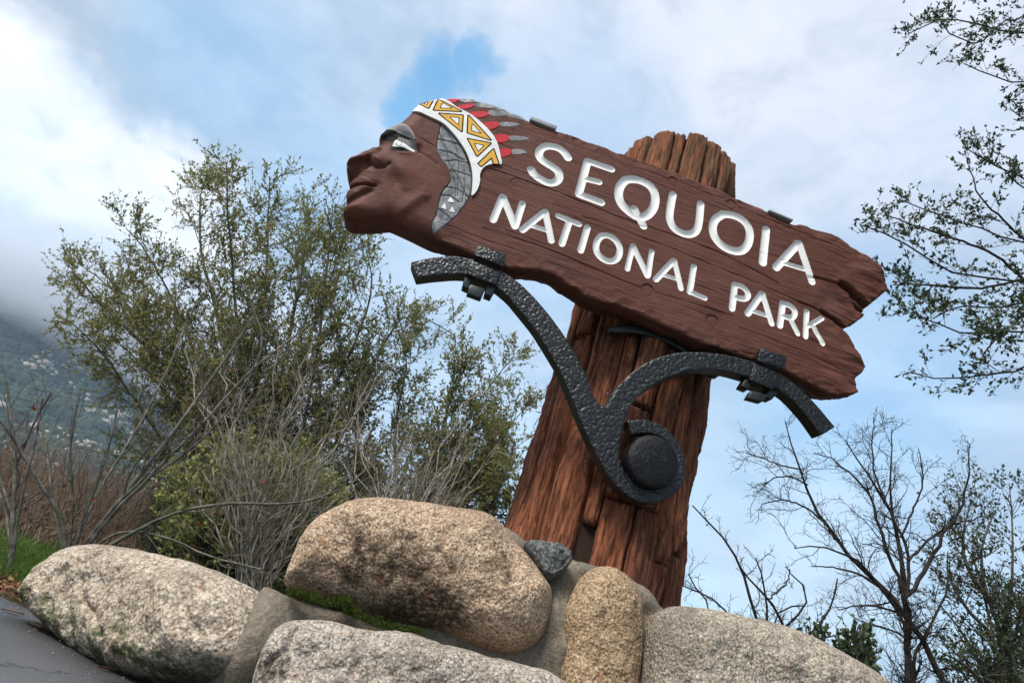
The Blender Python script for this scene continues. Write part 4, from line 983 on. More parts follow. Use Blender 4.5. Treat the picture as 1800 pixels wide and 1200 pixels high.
def leaf_geo(base, dr, nrm_, L, W, bag, r):
    """folded diamond leaves"""
    s_ = np.cross(dr, nrm_); s_ /= np.linalg.norm(s_, axis=1)[:, None] + 1e-9; n_ = np.cross(s_, dr)
    L = np.asarray(L)[:, None]; W = np.asarray(W)[:, None]
    tipp = base + dr * L; m1 = base + dr * L * .45 + s_ * W * .5 + n_ * W * .16; m2 = base + dr * L * .45 - s_ * W * .5 + n_ * W * .16
    N = len(base); V = np.stack([base, m1, tipp, m2], 1).reshape(-1, 3); i = np.arange(N)[:, None] * 4
    bag.add(V, None, np.concatenate([i + [0, 1, 2], i + [0, 2, 3]]), np.repeat(r, 4))
rs = np.random.RandomState(8)
def unit(v): return v / (np.linalg.norm(v, axis=-1, keepdims=True) + 1e-9)
M['litter'] = leafmat('dead_leaves', [(0, (.10, .045, .022)), (.5, (.24, .10, .045)), (1, (.40, .21, .10))], 0)
N = 5200; bag = Bag(); tt_ = rs.uniform(-6, 1.2, N); off = np.abs(rs.normal(size=N)) * .20 + .01
b0 = np.column_stack([e0[:2] + ed * tt_[:, None] + en * off[:, None], .02 + rs.uniform(0, .035, N) + np.minimum(off, .3) * .08])
dr = unit(rs.normal(size=(N, 3)) * [1, 1, .35]); leaf_geo(b0, dr, unit(rs.normal(size=(N, 3)) * .4 + [0, 0, 1]), rs.uniform(.02, .05, N), rs.uniform(.012, .028, N), bag, rs.uniform(0, 1, N))
tag(bag.obj('leaf_litter', M['litter']), 'brown dead leaves gathered along the edge of the road', 'leaf litter', kind='stuff')
M['grass'] = leafmat('green_grass', [(0, (.035, .065, .012)), (.6, (.085, .165, .022)), (1, (.20, .24, .05))], .35)
N = 42000; bag = Bag(); tt_ = rs.uniform(-5.5, 1.6, N); off = .14 + rs.gamma(2.0, .5, N)
b0 = np.column_stack([e0[:2] + ed * tt_[:, None] + en * off[:, None], off * 0 + .02])
hgt = rs.uniform(.08, .22, N) * (.6 + .8 * smooth01(.5 + 1.2 * perlin(b0 * 2.3)))
lean = unit(np.column_stack([rs.normal(size=(N, 2)) * .45, np.ones(N)])); s_ = unit(np.cross(lean, rs.normal(size=(N, 3))))
tp = b0 + lean * hgt[:, None] + np.column_stack([lean[:, :2] * hgt[:, None] * .9, -.1 * hgt]); md = b0 + lean * (hgt * .55)[:, None]
V = np.stack([b0 - s_ * .0028, b0 + s_ * .0028, md + s_ * .0022, md - s_ * .0022, tp], 1).reshape(-1, 3); i = np.arange(N)[:, None] * 5
bag.add(V, i + [0, 1, 2, 3], i + [3, 2, 4], np.repeat(np.clip(rs.normal(.5, .25, N), 0, 1), 5))
tag(bag.obj('grass', M['grass']), 'bright green grass on the verge beside the road', 'grass', kind='stuff')
# single leaves on the road
for k, (x, y, sz_, lb) in enumerate([(60, 1100, .045, 'tiny tan leaf lying on the road nearest the tip of the pale boulder'), (160, 1132, .075, 'long tan leaf lying flat on the road below the pale boulder'), (186, 1176, .028, 'small dark red leaf on the road'), (22, 1076, .05, 'pinkish tan leaf on the road near the frame edge'), (232, 1156, .035, 'small brown leaf against the foot of the pale boulder'), (306, 1190, .03, 'little brown leaf on the road by the mortar')]):
    p = ground_at(x, y, .006); bag = Bag(); a = rs.uniform(0, 6.28) if k != 1 else R(-32); n = 9
    d = np.array([math.cos(a), math.sin(a), 0]); s = np.array([-d[1], d[0], 0]); T_ = np.linspace(0, 1, n)
    wd = np.sin(T_ * math.pi) ** .7 * sz_ * .30; cur = .10 * sz_ * np.sin(T_ * 3.1) + .012 * T_ * 0
    c = p + d * (T_[:, None] - .5) * sz_ * 2; c[:, 2] += cur
    V = np.concatenate([c + s * wd[:, None] + [0, 0, .006], c, c - s * wd[:, None] + [0, 0, .005]]); i = np.arange(n - 1)
    bag.add(V, np.concatenate([np.stack([i, i + 1, i + 1 + n, i + n], 1), np.stack([i + n, i + n + 1, i + 1 + 2 * n, i + 2 * n], 1)]), None, np.full(len(V), [.7, .9, .2, .8, .5, .6][k]))
    tag(bag.obj('fallen_leaf', M['litter'], None, True), lb, 'leaf', 'single dead leaves on the road')

# ================================================================ mountain, its scrub and boulders, cloud and haze
def mountain_z(X, Y):
    r = np.hypot((X + 720) / 1.0, (Y - 900) / 1.1)
    z = 262 * np.exp(-(r / 400) ** 2) + 60 * np.exp(-(((X + 250) / 200) ** 2 + ((Y - 950) / 250) ** 2))
    return z + (22 * fbm(np.stack([X * .006, Y * .006, X * 0], -1), 4) + 7 * (.5 - np.abs(perlin(np.stack([X * .016, Y * .016, X * 0], -1))))) * smooth01(z / 60) - 14
xs = np.linspace(-1500, 320, 240); ys = np.linspace(330, 1500, 170); X, Y = np.meshgrid(xs, ys); Z = mountain_z(X, Y)
def scrubmat():
    m, t = material('mountain_scrub'); n = t.noise(t.pos, .09, 6, .7); b = t.noise(t.pos, .012, 4)
    c = t.mix(t.ss(n, .38, .6), (.014, .024, .018), (.050, .066, .042)); c = t.mix(t.math('MULTIPLY', t.ss(b, .5, .62), .5), c, (.10, .095, .06))
    setp(t, c, .95, bump(t, n, 1, 4), .1); return m
ny_, nx_ = X.shape; idx = np.arange(nx_ * ny_).reshape(ny_, nx_); q = np.stack([idx[:-1, :-1], idx[:-1, 1:], idx[1:, 1:], idx[1:, :-1]], -1).reshape(-1, 4)
tag(mesh_obj('mountain', np.stack([X, Y, Z], -1).reshape(-1, 3), None, q, scrubmat(), None, True), kind='structure')
ico_v = []
def ico():
    import bmesh
    bm = bmesh.new(); bmesh.ops.create_icosphere(bm, subdivisions=1, radius=1); V = np.array([v.co[:] for v in bm.verts]); T = np.array([[v.index for v in f.verts] for f in bm.faces]); bm.free(); return V, T
IV, IT = ico()
def blobs(P_, S_, seed, flat=.7, jag=.3):
    r = np.random.RandomState(seed); N = len(P_); j = 1 + jag * r.normal(size=(N, len(IV), 1)) * .5
    V = IV[None] * j * S_[:, None, None] * np.array([1, 1, flat]) * (1 + .35 * r.normal(size=(N, 1, 3))) + P_[:, None]
    return V.reshape(-1, 3), (IT[None] + (np.arange(N) * len(IV))[:, None, None]).reshape(-1, 3)
rs = np.random.RandomState(3)
def on_mountain(N, clump=None):
    az = R(rs.uniform(-38, -6, N)); dist = rs.uniform(480, 1010, N); x = np.sin(az) * dist; y = np.cos(az) * dist
    z = mountain_z(x, y); k = z > 0
    if clump is not None: k &= perlin(np.stack([x * .012, y * .012, x * 0 + 4], -1)) > clump
    return np.column_stack([x, y, z])[k]
p = on_mountain(16000); V, T = blobs(p, rs.uniform(1.8, 4.6, len(p)), 1, .75)
m_, t = material('scrub_bushes'); o_r = t.noise(t.pos, .05, 3); setp(t, t.mix(t.ss(o_r, .35, .65), (.013, .024, .016), (.050, .066, .036)), .95, None, .1)
tag(mesh_obj('mountain_scrub', V, T, None, m_), 'dark scrub bushes covering the misty mountain', 'scrub', kind='stuff')
p = on_mountain(9000, .02); s__ = rs.gamma(1.2, .7, len(p)) + .6; V, T = blobs(p + [0, 0, 1.5], s__, 2, .8, .5)
m_, t = material('pale_rock'); setp(t, t.mix(t.noise(t.pos, .3, 4), (.24, .20, .16), (.44, .38, .32)), .9)
tag(mesh_obj('mountain_boulders', V, T, None, m_), 'pale granite boulders scattered over the misty mountain', 'boulders', kind='stuff')
# near knoll covered with brown and olive brush
az = R(rs.uniform(-46, -3, 5200)); ds = rs.uniform(24, 88, 5200); x = np.sin(az) * ds; y = np.cos(az) * ds
p = np.column_stack([x, y, terrain(x, y)]); V, T = blobs(p, rs.uniform(.35, 1.25, len(p)), 7, .8, .5)
m_, t = material('brown_brush'); n = t.noise(t.pos, .12, 4); n2 = t.noise(t.pos, 3, 5, .7)
c = t.mix(t.ss(n, .44, .56), (.115, .065, .045), (.07, .068, .030)); c = t.mix(t.math('MULTIPLY', t.ss(n2, .45, .62), .5), c, (.20, .13, .10)); setp(t, c, .95, bump(t, n2, 1, .3), .1)
BR_M = m_
tag(mesh_obj('hillside_brush', V, T, None, m_), 'brown and olive brush covering the near hillside', 'brush', kind='stuff')
# ================================================================ plants
def path3(pts, Y, r0, r1, rs, dY=0.0, K=14, wig=.02):
    """traced limb: photo pixels at forward distance Y (a per-point third value offsets it) -> (K,3) points and radii"""
    P_ = np.array([at(p[0], p[1], Y + dY * i / (len(pts) - 1) + (p[2] if len(p) > 2 else 0)) for i, p in enumerate(pts)])
    s_ = np.concatenate([[0], np.cumsum(np.linalg.norm(np.diff(P_, axis=0), axis=1))]); Q_ = chaikin3(P_)
    s_ = np.concatenate([[0], np.cumsum(np.linalg.norm(np.diff(Q_, axis=0), axis=1))]); t_ = np.linspace(0, s_[-1], K)
    out = np.stack([np.interp(t_, s_, Q_[:, k]) for k in range(3)], 1)
    out[1:-1] += rs.normal(size=(K - 2, 3)) * wig * s_[-1] / K
    tt = np.linspace(0, 1, K)
    return out, r0 * (1 - tt) ** .9 + r1 * tt ** .5 * 1.0
def chaikin3(p, n=2):
    for _ in range(n):
        a, b = p[:-1], p[1:]; p = np.concatenate([p[:1], np.stack([.75 * a + .25 * b, .25 * a + .75 * b], 1).reshape(-1, 3), p[-1:]])
    return p
def children(PT, RD, n_per_m, L, Lvar, rs, start=.2, spread=55, up=.25, K=6, wig=.16, rscale=.55, rmin=.0015, taper=.35, endmore=False, droop=0., bias=None, alternate=False, tipf=.45):
    """branches sprouting along every parent polyline; vectorised"""
    N, Kp, _ = PT.shape; seg = np.linalg.norm(np.diff(PT, axis=1), axis=2); tot = seg.sum(1)
    cnt = rs.poisson(np.maximum(tot * n_per_m * (1 - start), .001)); cnt = np.maximum(cnt, 1)
    par = np.repeat(np.arange(N), cnt); M_ = len(par)
    t = start + (1 - start) * rs.uniform(0, 1, M_) ** (.8 if endmore else 1.0); f = t * (Kp - 1); i = np.minimum(f.astype(int), Kp - 2); fr = (f - i)[:, None]
    b = PT[par, i] * (1 - fr) + PT[par, i + 1] * fr; tg = unit(PT[par, i + 1] - PT[par, i]); rp = RD[par, i] * (1 - fr[:, 0]) + RD[par, i + 1] * fr[:, 0]
    rnd = unit(np.cross(tg, rs.normal(size=(M_, 3)))); ang = R(spread) * rs.uniform(.6, 1.25, M_)[:, None]
    d = unit(tg * np.cos(ang) + rnd * np.sin(ang) + np.array([0, 0, up]) + (0 if bias is None else np.asarray(bias)))
    ln = L * (1 + Lvar * rs.uniform(-1, 1, M_)) * (1 - tipf * t) * (1 if tot.mean() > 0 else 1)
    pts = np.empty((M_, K, 3)); pts[:, 0] = b; cur = d
    for k in range(1, K):
        cur = unit(cur + rs.normal(size=(M_, 3)) * wig + np.array([0, 0, up * .25 - droop * k / K])); pts[:, k] = pts[:, k - 1] + cur * (ln / (K - 1))[:, None]
    r0 = np.maximum(np.minimum(rp * .8, rp * rscale + .0), rmin); tt = np.linspace(0, 1, K)
    rad = r0[:, None] * (1 - (1 - taper) * tt[None]) ; rad = np.maximum(rad, rmin * .7)
    return pts, rad
def leaves_on(PT, per, L, W, rs, bag, start=.15, size_var=.35, up=.3, cl=1, back=.0):
    N, K, _ = PT.shape; M_ = N * per; par = np.repeat(np.arange(N), per); f = (start + (1 - start) * rs.uniform(0, 1, M_)) * (K - 1); i = np.minimum(f.astype(int), K - 2); fr = (f - i)[:, None]
    b = PT[par, i] * (1 - fr) + PT[par, i + 1] * fr; tg = unit(PT[par, i + 1] - PT[par, i]); d = unit(tg * .7 + rs.normal(size=(M_, 3)) * .8 + np.array([0, 0, up]))
    s_ = 1 + size_var * rs.uniform(-1, 1, M_)
    leaf_geo(b, d, unit(rs.normal(size=(M_, 3)) + [0, 0, .8]), L * s_, W * s_, bag, np.clip(np.repeat(rs.uniform(.2, .8, N), per) * .5 + rs.uniform(0, .5, M_), 0, 1))
def barkm(name, a, b, sc=30, moss=None):
    m, t = material(name); n = t.noise(t.pos, sc, 4, .7)
    c = t.mix(t.ss(n, .35, .65), a, b)
    if moss: c = t.mix(t.math('MULTIPLY', t.ss(t.noise(t.pos, 4, 4, .7), .5, .6), .8), c, moss)
    setp(t, c, .85, bump(t, n, .5, .006), .2); return m
M['b_oak'] = barkm('oak_bark', (.05, .042, .034), (.15, .13, .105)); M['b_grey'] = barkm('grey_twig_bark', (.17, .14, .11), (.42, .37, .31), 14)
M['b_dark'] = barkm('dark_bare_bark', (.016, .013, .012), (.055, .045, .038)); M['b_moss'] = barkm('mossy_bark', (.06, .05, .042), (.20, .175, .15), 14, (.085, .10, .06))
M['b_red'] = barkm('reddish_twig_bark', (.13, .075, .048), (.36, .27, .20), 12)
M['l_oak'] = leafmat('oak_leaves', [(0, (.11, .125, .038)), (.5, (.26, .255, .095)), (.9, (.40, .36, .15)), (1, (.45, .24, .08))], .58, .5)
M['l_dark'] = leafmat('dark_leaves', [(0, (.028, .046, .018)), (.6, (.072, .10, .040)), (.94, (.13, .145, .05)), (1, (.22, .13, .03))], .22, .5)
M['l_pale'] = leafmat('pale_shrub_leaves', [(0, (.13, .15, .04)), (.5, (.33, .34, .12)), (1, (.52, .52, .22))], .4, .5)
M['l_grey'] = leafmat('greygreen_leaves', [(0, (.035, .055, .025)), (.6, (.085, .115, .055)), (1, (.15, .18, .09))], .3, .5)
M['l_brown'] = leafmat('clinging_dead_leaves', [(0, (.12, .025, .012)), (1, (.42, .11, .035))], .3)
def emit(name, mat, sets, parent, stuff=False):
    bag = Bag()
    for (PT, RD, m) in sets:
        V, Q_ = tubes(PT, RD, m); bag.add(V, Q_)
    o_ = bag.obj(name, mat, parent, True)
    if stuff: o_['kind'] = 'stuff'
    return o_
def stack(lst): return np.stack([a for a, b in lst]), np.stack([b for a, b in lst])

def plant(name, label, cat, limbs, Y, rs, r0=.05, levels=(), leaf=None, bark='b_oak', leafm='l_oak', group=None, dYr=1.0, K=16, extra_leafy=None, limb_r=None, trunk_px=None, wig=.02, spurs=None, few=None, z0=0.0):
    base = at(trunk_px[0], trunk_px[1], Y) if trunk_px else at(limbs[0][0][0], limbs[0][0][1], Y)
    base = np.array([base[0], base[1], min(terrain(np.array([base[0]]), np.array([base[1]]))[0], .1) - .05])
    root = empty(name, base, label=label, cat=cat, group=group)
    L_ = [path3(l, Y, (limb_r[i] if limb_r else r0), .006, rs, rs.uniform(-dYr, dYr), K, wig) for i, l in enumerate(limbs)]
    # the traced limbs run on down to the root
    for j, (pt, rd_) in enumerate(L_):
        if limbs[j][0][1] >= 1075 or limbs[j][0][0] < 0 or (trunk_px and j == 0):
            pt = pt.copy(); f = np.linspace(1, 0, 5)
            tail = base + (pt[0] - base) * np.linspace(0, 1, 4)[:-1, None]
            allp = np.concatenate([tail, pt]); s_ = np.concatenate([[0], np.cumsum(np.linalg.norm(np.diff(allp, axis=0), axis=1))]); t_ = np.linspace(0, s_[-1], K)
            q_ = np.stack([np.interp(t_, s_, allp[:, k]) for k in range(3)], 1); L_[j] = (q_, np.interp(t_, s_, np.concatenate([np.full(3, rd_[0] * 1.15), rd_])))
    PT, RD = stack(L_)
    V, Q_ = tubes(PT, RD, 8); bg_ = Bag(); bg_.add(V, Q_); bg_.obj('limbs', M[bark], root, True)
    cur = (PT, RD); sets = []; bag = Bag(); gens = [cur]
    for lv in levels:
        lv = dict(lv); m_ = lv.pop('sides', 3); kids = children(cur[0], cur[1], rs=rs, **lv); sets.append((kids[0], kids[1], m_)); cur = kids; gens.append(kids)
    if spurs:
        for gi in (-1, -2):
            sp = children(gens[gi][0], gens[gi][1], rs=rs, **spurs); sets.append((sp[0], sp[1], 3))
    if sets: emit('twigs', M[bark], sets, root, True)
    if leaf:
        bag = Bag(); leaves_on(cur[0], leaf['per'], leaf['L'], leaf['W'], rs, bag, leaf.get('start', .1))
        if leaf.get('also'): leaves_on(gens[-2][0], leaf['also'], leaf['L'], leaf['W'], rs, bag, .4)
        o_ = bag.obj('foliage', M[leafm], root); o_['kind'] = 'stuff'
        print(name, 'twigs', len(cur[0]), 'leaves', bag.n // 4)
    if few:
        bag = Bag(); n_, Lf = few; k = rs.randint(0, len(cur[0]), n_); leaves_on(cur[0][k], 1, Lf, Lf * .5, rs, bag, .5); o_ = bag.obj('dead_leaves', M['l_brown'], root); o_['kind'] = 'stuff'
    return root

rs = np.random.RandomState(21)
# the big oak left of the sign
oak = [[(440, 1080), (442, 900), (430, 700), (412, 520), (402, 400), (398, 285)], [(430, 1080), (385, 820), (310, 640), (225, 530), (140, 465)],
       [(450, 1080), (520, 820), (556, 640), (572, 500), (586, 350)], [(455, 1080), (570, 830), (640, 680), (680, 590), (720, 540), (800, 590)],
       [(425, 1080), (345, 860), (250, 720), (175, 610), (118, 560)], [(440, 1000), (440, 760), (462, 560), (470, 450), (474, 310)],
       [(430, 1000), (385, 760), (330, 580), (265, 450), (225, 405)], [(450, 1000), (530, 780), (620, 620), (660, 500), (640, 425)],
       [(440, 900), (400, 620), (350, 440), (350, 340), (372, 290)], [(440, 900), (500, 640), (530, 480), (540, 390), (540, 340)],
       [(430, 900), (340, 700), (250, 600), (170, 530), (120, 465)], [(440, 1000), (480, 820), (500, 700), (560, 560), (610, 400)],
       [(430, 1000), (360, 780), (300, 700), (250, 640), (205, 600)]]
plant('oak_tree', 'tall airy green oak with fine leaves behind the wall, left of the sign', 'tree', oak, 9.0, rs, r0=.036, dYr=1.6, K=18,
      levels=(dict(n_per_m=12, L=1.25, Lvar=.45, start=.18, spread=58, up=.16, K=8, wig=.22, rscale=.4, rmin=.0035, sides=4, tipf=.72), dict(n_per_m=21, L=.40, Lvar=.5, start=.15, spread=50, up=.22, K=5, wig=.22, rscale=.5, rmin=.0026)),
      leaf=dict(per=11, L=.041, W=.022, also=22), trunk_px=(440, 1080))
# second tree, nearer the trunk of the sign
oak2 = [[(720, 1080), (745, 900), (790, 780), (850, 690), (905, 625)], [(730, 1080), (790, 880), (870, 780), (925, 715)], [(715, 1080), (700, 880), (690, 740), (720, 640), (705, 570)],
        [(730, 1000), (800, 860), (880, 830), (930, 850)], [(700, 1080), (640, 880), (620, 740), (650, 640)], [(720, 1000), (760, 820), (790, 700), (820, 640)], [(720, 1050), (800, 930), (870, 900), (920, 910)],
        [(700,1050),(650,950),(600,850),(590,760)], [(740, 1060), (800, 950), (840, 830), (870, 740)], [(740, 1060), (820, 960), (880, 860), (905, 770)], [(720, 1040), (760, 900), (800, 800), (850, 740)]]
plant('oak_sapling', 'smaller loose green oak between the tall oak and the redwood trunk', 'tree', oak2, 9.6, rs, r0=.026, dYr=1.0, K=14,
      levels=(dict(n_per_m=13, L=.85, Lvar=.4, start=.2, spread=48, up=.25, K=7, wig=.2, rscale=.42, rmin=.0035, sides=4), dict(n_per_m=22, L=.36, Lvar=.5, start=.1, spread=50, up=.2, K=5, wig=.22, rscale=.5, rmin=.0025)),
      leaf=dict(per=9, L=.048, W=.025, also=16), trunk_px=(715, 1080))
# darker thicket filling in behind both
thick = [[(300, 1080), (290, 900), (270, 800)], [(380, 1080), (360, 850), (330, 720)], [(500, 1080), (480, 850), (470, 700)], [(600, 1080), (600, 880), (590, 740)], [(680, 1080), (700, 900), (720, 790)], [(800, 1080), (810, 930), (830, 850)]]
plant('leafy_thicket', 'olive green thicket low behind the oak and the bare stems', 'bush', thick, 11.0, rs, r0=.05, dYr=.8, K=12,
      levels=(dict(n_per_m=11, L=.9, Lvar=.4, start=.15, spread=60, up=.15, K=6, wig=.2, rscale=.4, rmin=.005), dict(n_per_m=11, L=.34, Lvar=.5, start=.1, spread=55, up=.1, K=4, wig=.2, rscale=.5, rmin=.003)),
      leaf=dict(per=9, L=.05, W=.028), leafm='l_oak')
# the yellow green shrub
def dome_shrub(name, label, cx, cyp, Y, rx, rz, nb, rs, leafm, L, W, per, base_y, group=None, bark='b_oak'):
    c = at(cx, cyp, Y); base = np.array([c[0], c[1], terrain(np.array([c[0]]), np.array([c[1]]))[0] - .05]); root = empty(name, base, label=label, cat='shrub', group=group)
    d = unit(rs.normal(size=(nb, 3)) + [0, 0, .15]); lobes = 1 + .28 * fbm(d * 2.3 + cx, 3); rr_ = rs.uniform(.55, 1, nb) ** .5
    tips = c + d * np.array([rx, rx * .8, rz]) * (lobes * rr_)[:, None]
    K = 7; t_ = np.linspace(0, 1, K)[None, :, None]; mid_ = base + (tips - base) * .5 + np.column_stack([(tips - base)[:, :2] * -.12, np.zeros(nb)])
    PT = (1 - t_) ** 2 * base + 2 * t_ * (1 - t_) * mid_[:, None] + t_ ** 2 * tips[:, None]; PT[:, 1:-1] += rs.normal(size=(nb, K - 2, 3)) * .02
    RD = np.repeat((.012 * (1 - .75 * np.linspace(0, 1, K)))[None], nb, 0)
    tw = children(PT, RD, n_per_m=14, L=.20, Lvar=.4, rs=rs, start=.55, spread=45, up=.35, K=4, wig=.15, rscale=.5, rmin=.002)
    emit('stems', M[bark], [(PT, RD, 4), (tw[0], tw[1], 3)], root, True); bag = Bag(); leaves_on(tw[0], per, L, W, rs, bag, .2)
    o_ = bag.obj('foliage', M[leafm], root); o_['kind'] = 'stuff'; print(name, 'leaves', bag.n // 4); return root
dome_shrub('leafy_shrub', 'rounded yellow green shrub below the oak, behind the grey stems', 458, 905, 7.0, 1.02, .72, 560, rs, 'l_pale', .040, .028, 9, 1100)
dome_shrub('leafy_shrub', 'smaller olive green shrub left of the yellow green one, behind bare stems', 330, 930, 8.6, .55, .42, 200, rs, 'l_grey', .034, .020, 8, 1100)
# grey leafless bush in front of it
def fan(name, label, cat, bx, by, Y, tips, rs, bark, r0, levels, nK=12, few=None, dY=.5, z=None, group=None, jit=22):
    limbs = []
    for (tx, ty) in tips:
        x0 = bx + rs.uniform(-jit, jit); m1 = (x0 + (tx - x0) * .22 + rs.uniform(-10, 10), by + (ty - by) * .38); m2 = (x0 + (tx - x0) * .58 + rs.uniform(-14, 14), by + (ty - by) * .72)
        limbs.append([(x0, max(by, 1076)), m1, m2, (tx, ty)])
    return plant(name, label, cat, limbs, Y, rs, r0=r0, dYr=dY, K=nK, levels=levels, bark=bark, few=few, trunk_px=(bx, by), wig=.30, group=group)
rsb = np.random.RandomState(5)
tips = [(x, y) for x, y in zip(rsb.uniform(290, 700, 26), rsb.uniform(610, 830, 26))] + [(x, y) for x, y in zip(rsb.uniform(300, 620, 12), rsb.uniform(800, 950, 12))]
tw2 = (dict(n_per_m=5, L=.7, Lvar=.4, start=.2, spread=28, up=.25, K=6, wig=.16, rscale=.5, rmin=.0024), dict(n_per_m=11, L=.26, Lvar=.5, start=.2, spread=44, up=.1, K=4, wig=.28, rscale=.6, rmin=.0015))
fan('bare_bush', 'leafless grey bush with many thin upright stems just behind the big rusty boulder', 'bush', 440, 1085, 6.4, tips, rs, 'b_grey', .0060, tw2, few=(18, .05))
tips = [(x, y) for x, y in zip(rsb.uniform(600, 860, 22), rsb.uniform(680, 860, 22))]
fan('bare_bush', 'leafless grey bush fanning out above the top of the big boulder', 'bush', 680, 1085, 7.2, tips, rs, 'b_grey', .0058, tw2)
# left bare tree leaning over the verge, traced
lb = [[(118, 1000), (172, 930), (250, 830), (330, 725), (400, 625), (445, 555)], [(118, 1000), (200, 900), (300, 800), (380, 720), (450, 640), (560, 560)], [(118, 1000), (190, 960), (300, 900), (400, 882), (520, 888), (600, 860)],
      [(115, 1000), (112, 910), (70, 850), (30, 780), (0, 740)], [(120, 1000), (150, 900), (190, 800), (210, 700)], [(118, 1000), (160, 880), (240, 760), (300, 640), (330, 560)], [(118, 1000), (200, 930), (290, 940), (370, 980), (460, 1000)],
      [(118, 1000), (130, 880), (120, 780), (140, 690)], [(118, 1000), (90, 880), (85, 800), (60, 700)], [(118, 1000), (220, 860), (330, 800), (420, 700), (470, 600), (440, 530)]]
plant('bare_tree', 'leaning leafless tree with mossy stems rising from the grass behind the pale boulder', 'tree', [[(p[0], p[1]) for p in l] for l in lb], 5.2, rs, bark='b_moss', dYr=.5, K=16, limb_r=[.020, .013, .012, .013, .009, .010, .007, .007, .007, .010],
      levels=(dict(n_per_m=6, L=.62, Lvar=.4, start=.2, spread=38, up=.2, K=6, wig=.15, rscale=.45, rmin=.0028), dict(n_per_m=8, L=.24, Lvar=.5, start=.15, spread=42, up=.1, K=4, wig=.2, rscale=.6, rmin=.0015)), few=(32, .045), trunk_px=(118, 1000))
ls_ = [[(22, 985), (20, 900), (30, 820), (18, 740), (12, 670)], [(22, 985), (12, 900), (-10, 840)], [(22, 985), (35, 880), (60, 790), (75, 700)], [(28, 820), (60, 740), (90, 690)], [(20, 900), (-15, 800), (-30, 700)]]
plant('bare_sapling', 'thin leafless sapling at the far left edge, standing in the grass', 'sapling', ls_, 5.0, rs, bark='b_moss', dYr=.2, K=12, limb_r=[.016, .010, .009, .006, .008],
      levels=(dict(n_per_m=7, L=.5, Lvar=.4, start=.2, spread=42, up=.2, K=6, wig=.18, rscale=.45, rmin=.0026), dict(n_per_m=8, L=.2, Lvar=.5, start=.15, spread=45, up=.1, K=4, wig=.2, rscale=.6, rmin=.0014)), few=(10, .04), trunk_px=(22, 985))
# reddish brush thicket between verge and hill
tips = [(x, y) for x, y in zip(rsb.uniform(-60, 420, 90), rsb.uniform(800, 930, 90))]
def thicket(name, label, Y, n, x0, x1, hgt, rs, bark, seed):
    a, b = at(x0, 1000, Y), at(x1, 1000, Y); root = empty(name, ((a[0] + b[0]) / 2, Y, 0), label=label, cat='brush', kind='stuff')
    X_ = rs.uniform(a[0], b[0], n); Y_ = Y + rs.uniform(-1.2, 1.8, n); K = 6; b0 = np.column_stack([X_, Y_, terrain(X_, Y_)]); d = unit(np.column_stack([rs.normal(size=(n, 2)) * .4, np.ones(n)]))
    PT = b0[:, None] + d[:, None] * np.linspace(0, 1, K)[None, :, None] * (hgt * rs.uniform(.5, 1.1, n))[:, None, None]; PT[:, 1:] += rs.normal(size=(n, K - 1, 3)) * .05
    RD = np.repeat(np.linspace(.012, .004, K)[None], n, 0)
    k1 = children(PT, RD, n_per_m=6, L=.6, Lvar=.4, rs=rs, start=.15, spread=40, up=.2, K=5, wig=.18, rscale=.5, rmin=.0035)
    k2 = children(k1[0], k1[1], n_per_m=7, L=.25, Lvar=.4, rs=rs, start=.1, spread=45, up=.1, K=3, wig=.2, rscale=.6, rmin=.0025)
    emit('twigs', M[bark], [(PT, RD, 3), (k1[0], k1[1], 3), (k2[0], k2[1], 3)], root, True)
thicket('red_brush', 'thicket of reddish leafless twigs behind the verge at left', 9.5, 240, -120, 420, 1.15, rs, 'b_red', 1)
thicket('red_brush', 'farther thicket of reddish leafless twigs on the slope at left', 15, 300, -160, 480, 1.7, rs, 'b_red', 2)

# ---------------- right side
Z8 = lambda p: zoomed((1190, 720), 2.5, p)
rt_ = [Z8(l) for l in ([(1030, 1240), (1022, 1080), (1008, 950), (1000, 830), (985, 700), (980, 560), (930, 430), (850, 310), (790, 200), (738, 130)],
                       [(1200, 1240), (1080, 1000), (960, 840), (820, 710), (720, 610), (640, 490), (600, 400), (555, 290), (515, 180), (475, 50)],
                       [(1008, 950), (900, 780), (780, 640), (640, 592), (515, 608)], [(1000, 830), (960, 700), (900, 540), (860, 420), (830, 340), (700, 225), (600, 190)],
                       [(1005, 820), (1100, 690), (1160, 560), (1250, 440), (1275, 330), (1285, 150)], [(1020, 660), (1130, 545), (1250, 490), (1345, 470)],
                       [(1005, 830), (1035, 640), (975, 540), (940, 460), (940, 300), (945, 80)], [(1040, 1080), (1120, 940), (1190, 800), (1200, 640)],
                       [(960, 840), (850, 740), (700, 690), (590, 688)], [(640, 490), (560, 420), (460, 390), (372, 415)], [(575, 330), (500, 290), (440, 295), (372, 330)], [(545, 260), (470, 250), (400, 220), (305, 188)],
                       [(980, 560), (1040, 440), (1090, 300), (1060, 170)], [(930, 430), (870, 300), (855, 150), (865, 30)], [(1010, 900), (900, 870), (800, 850), (710, 880)], [(1015, 1000), (930, 960), (860, 950), (760, 900)])]
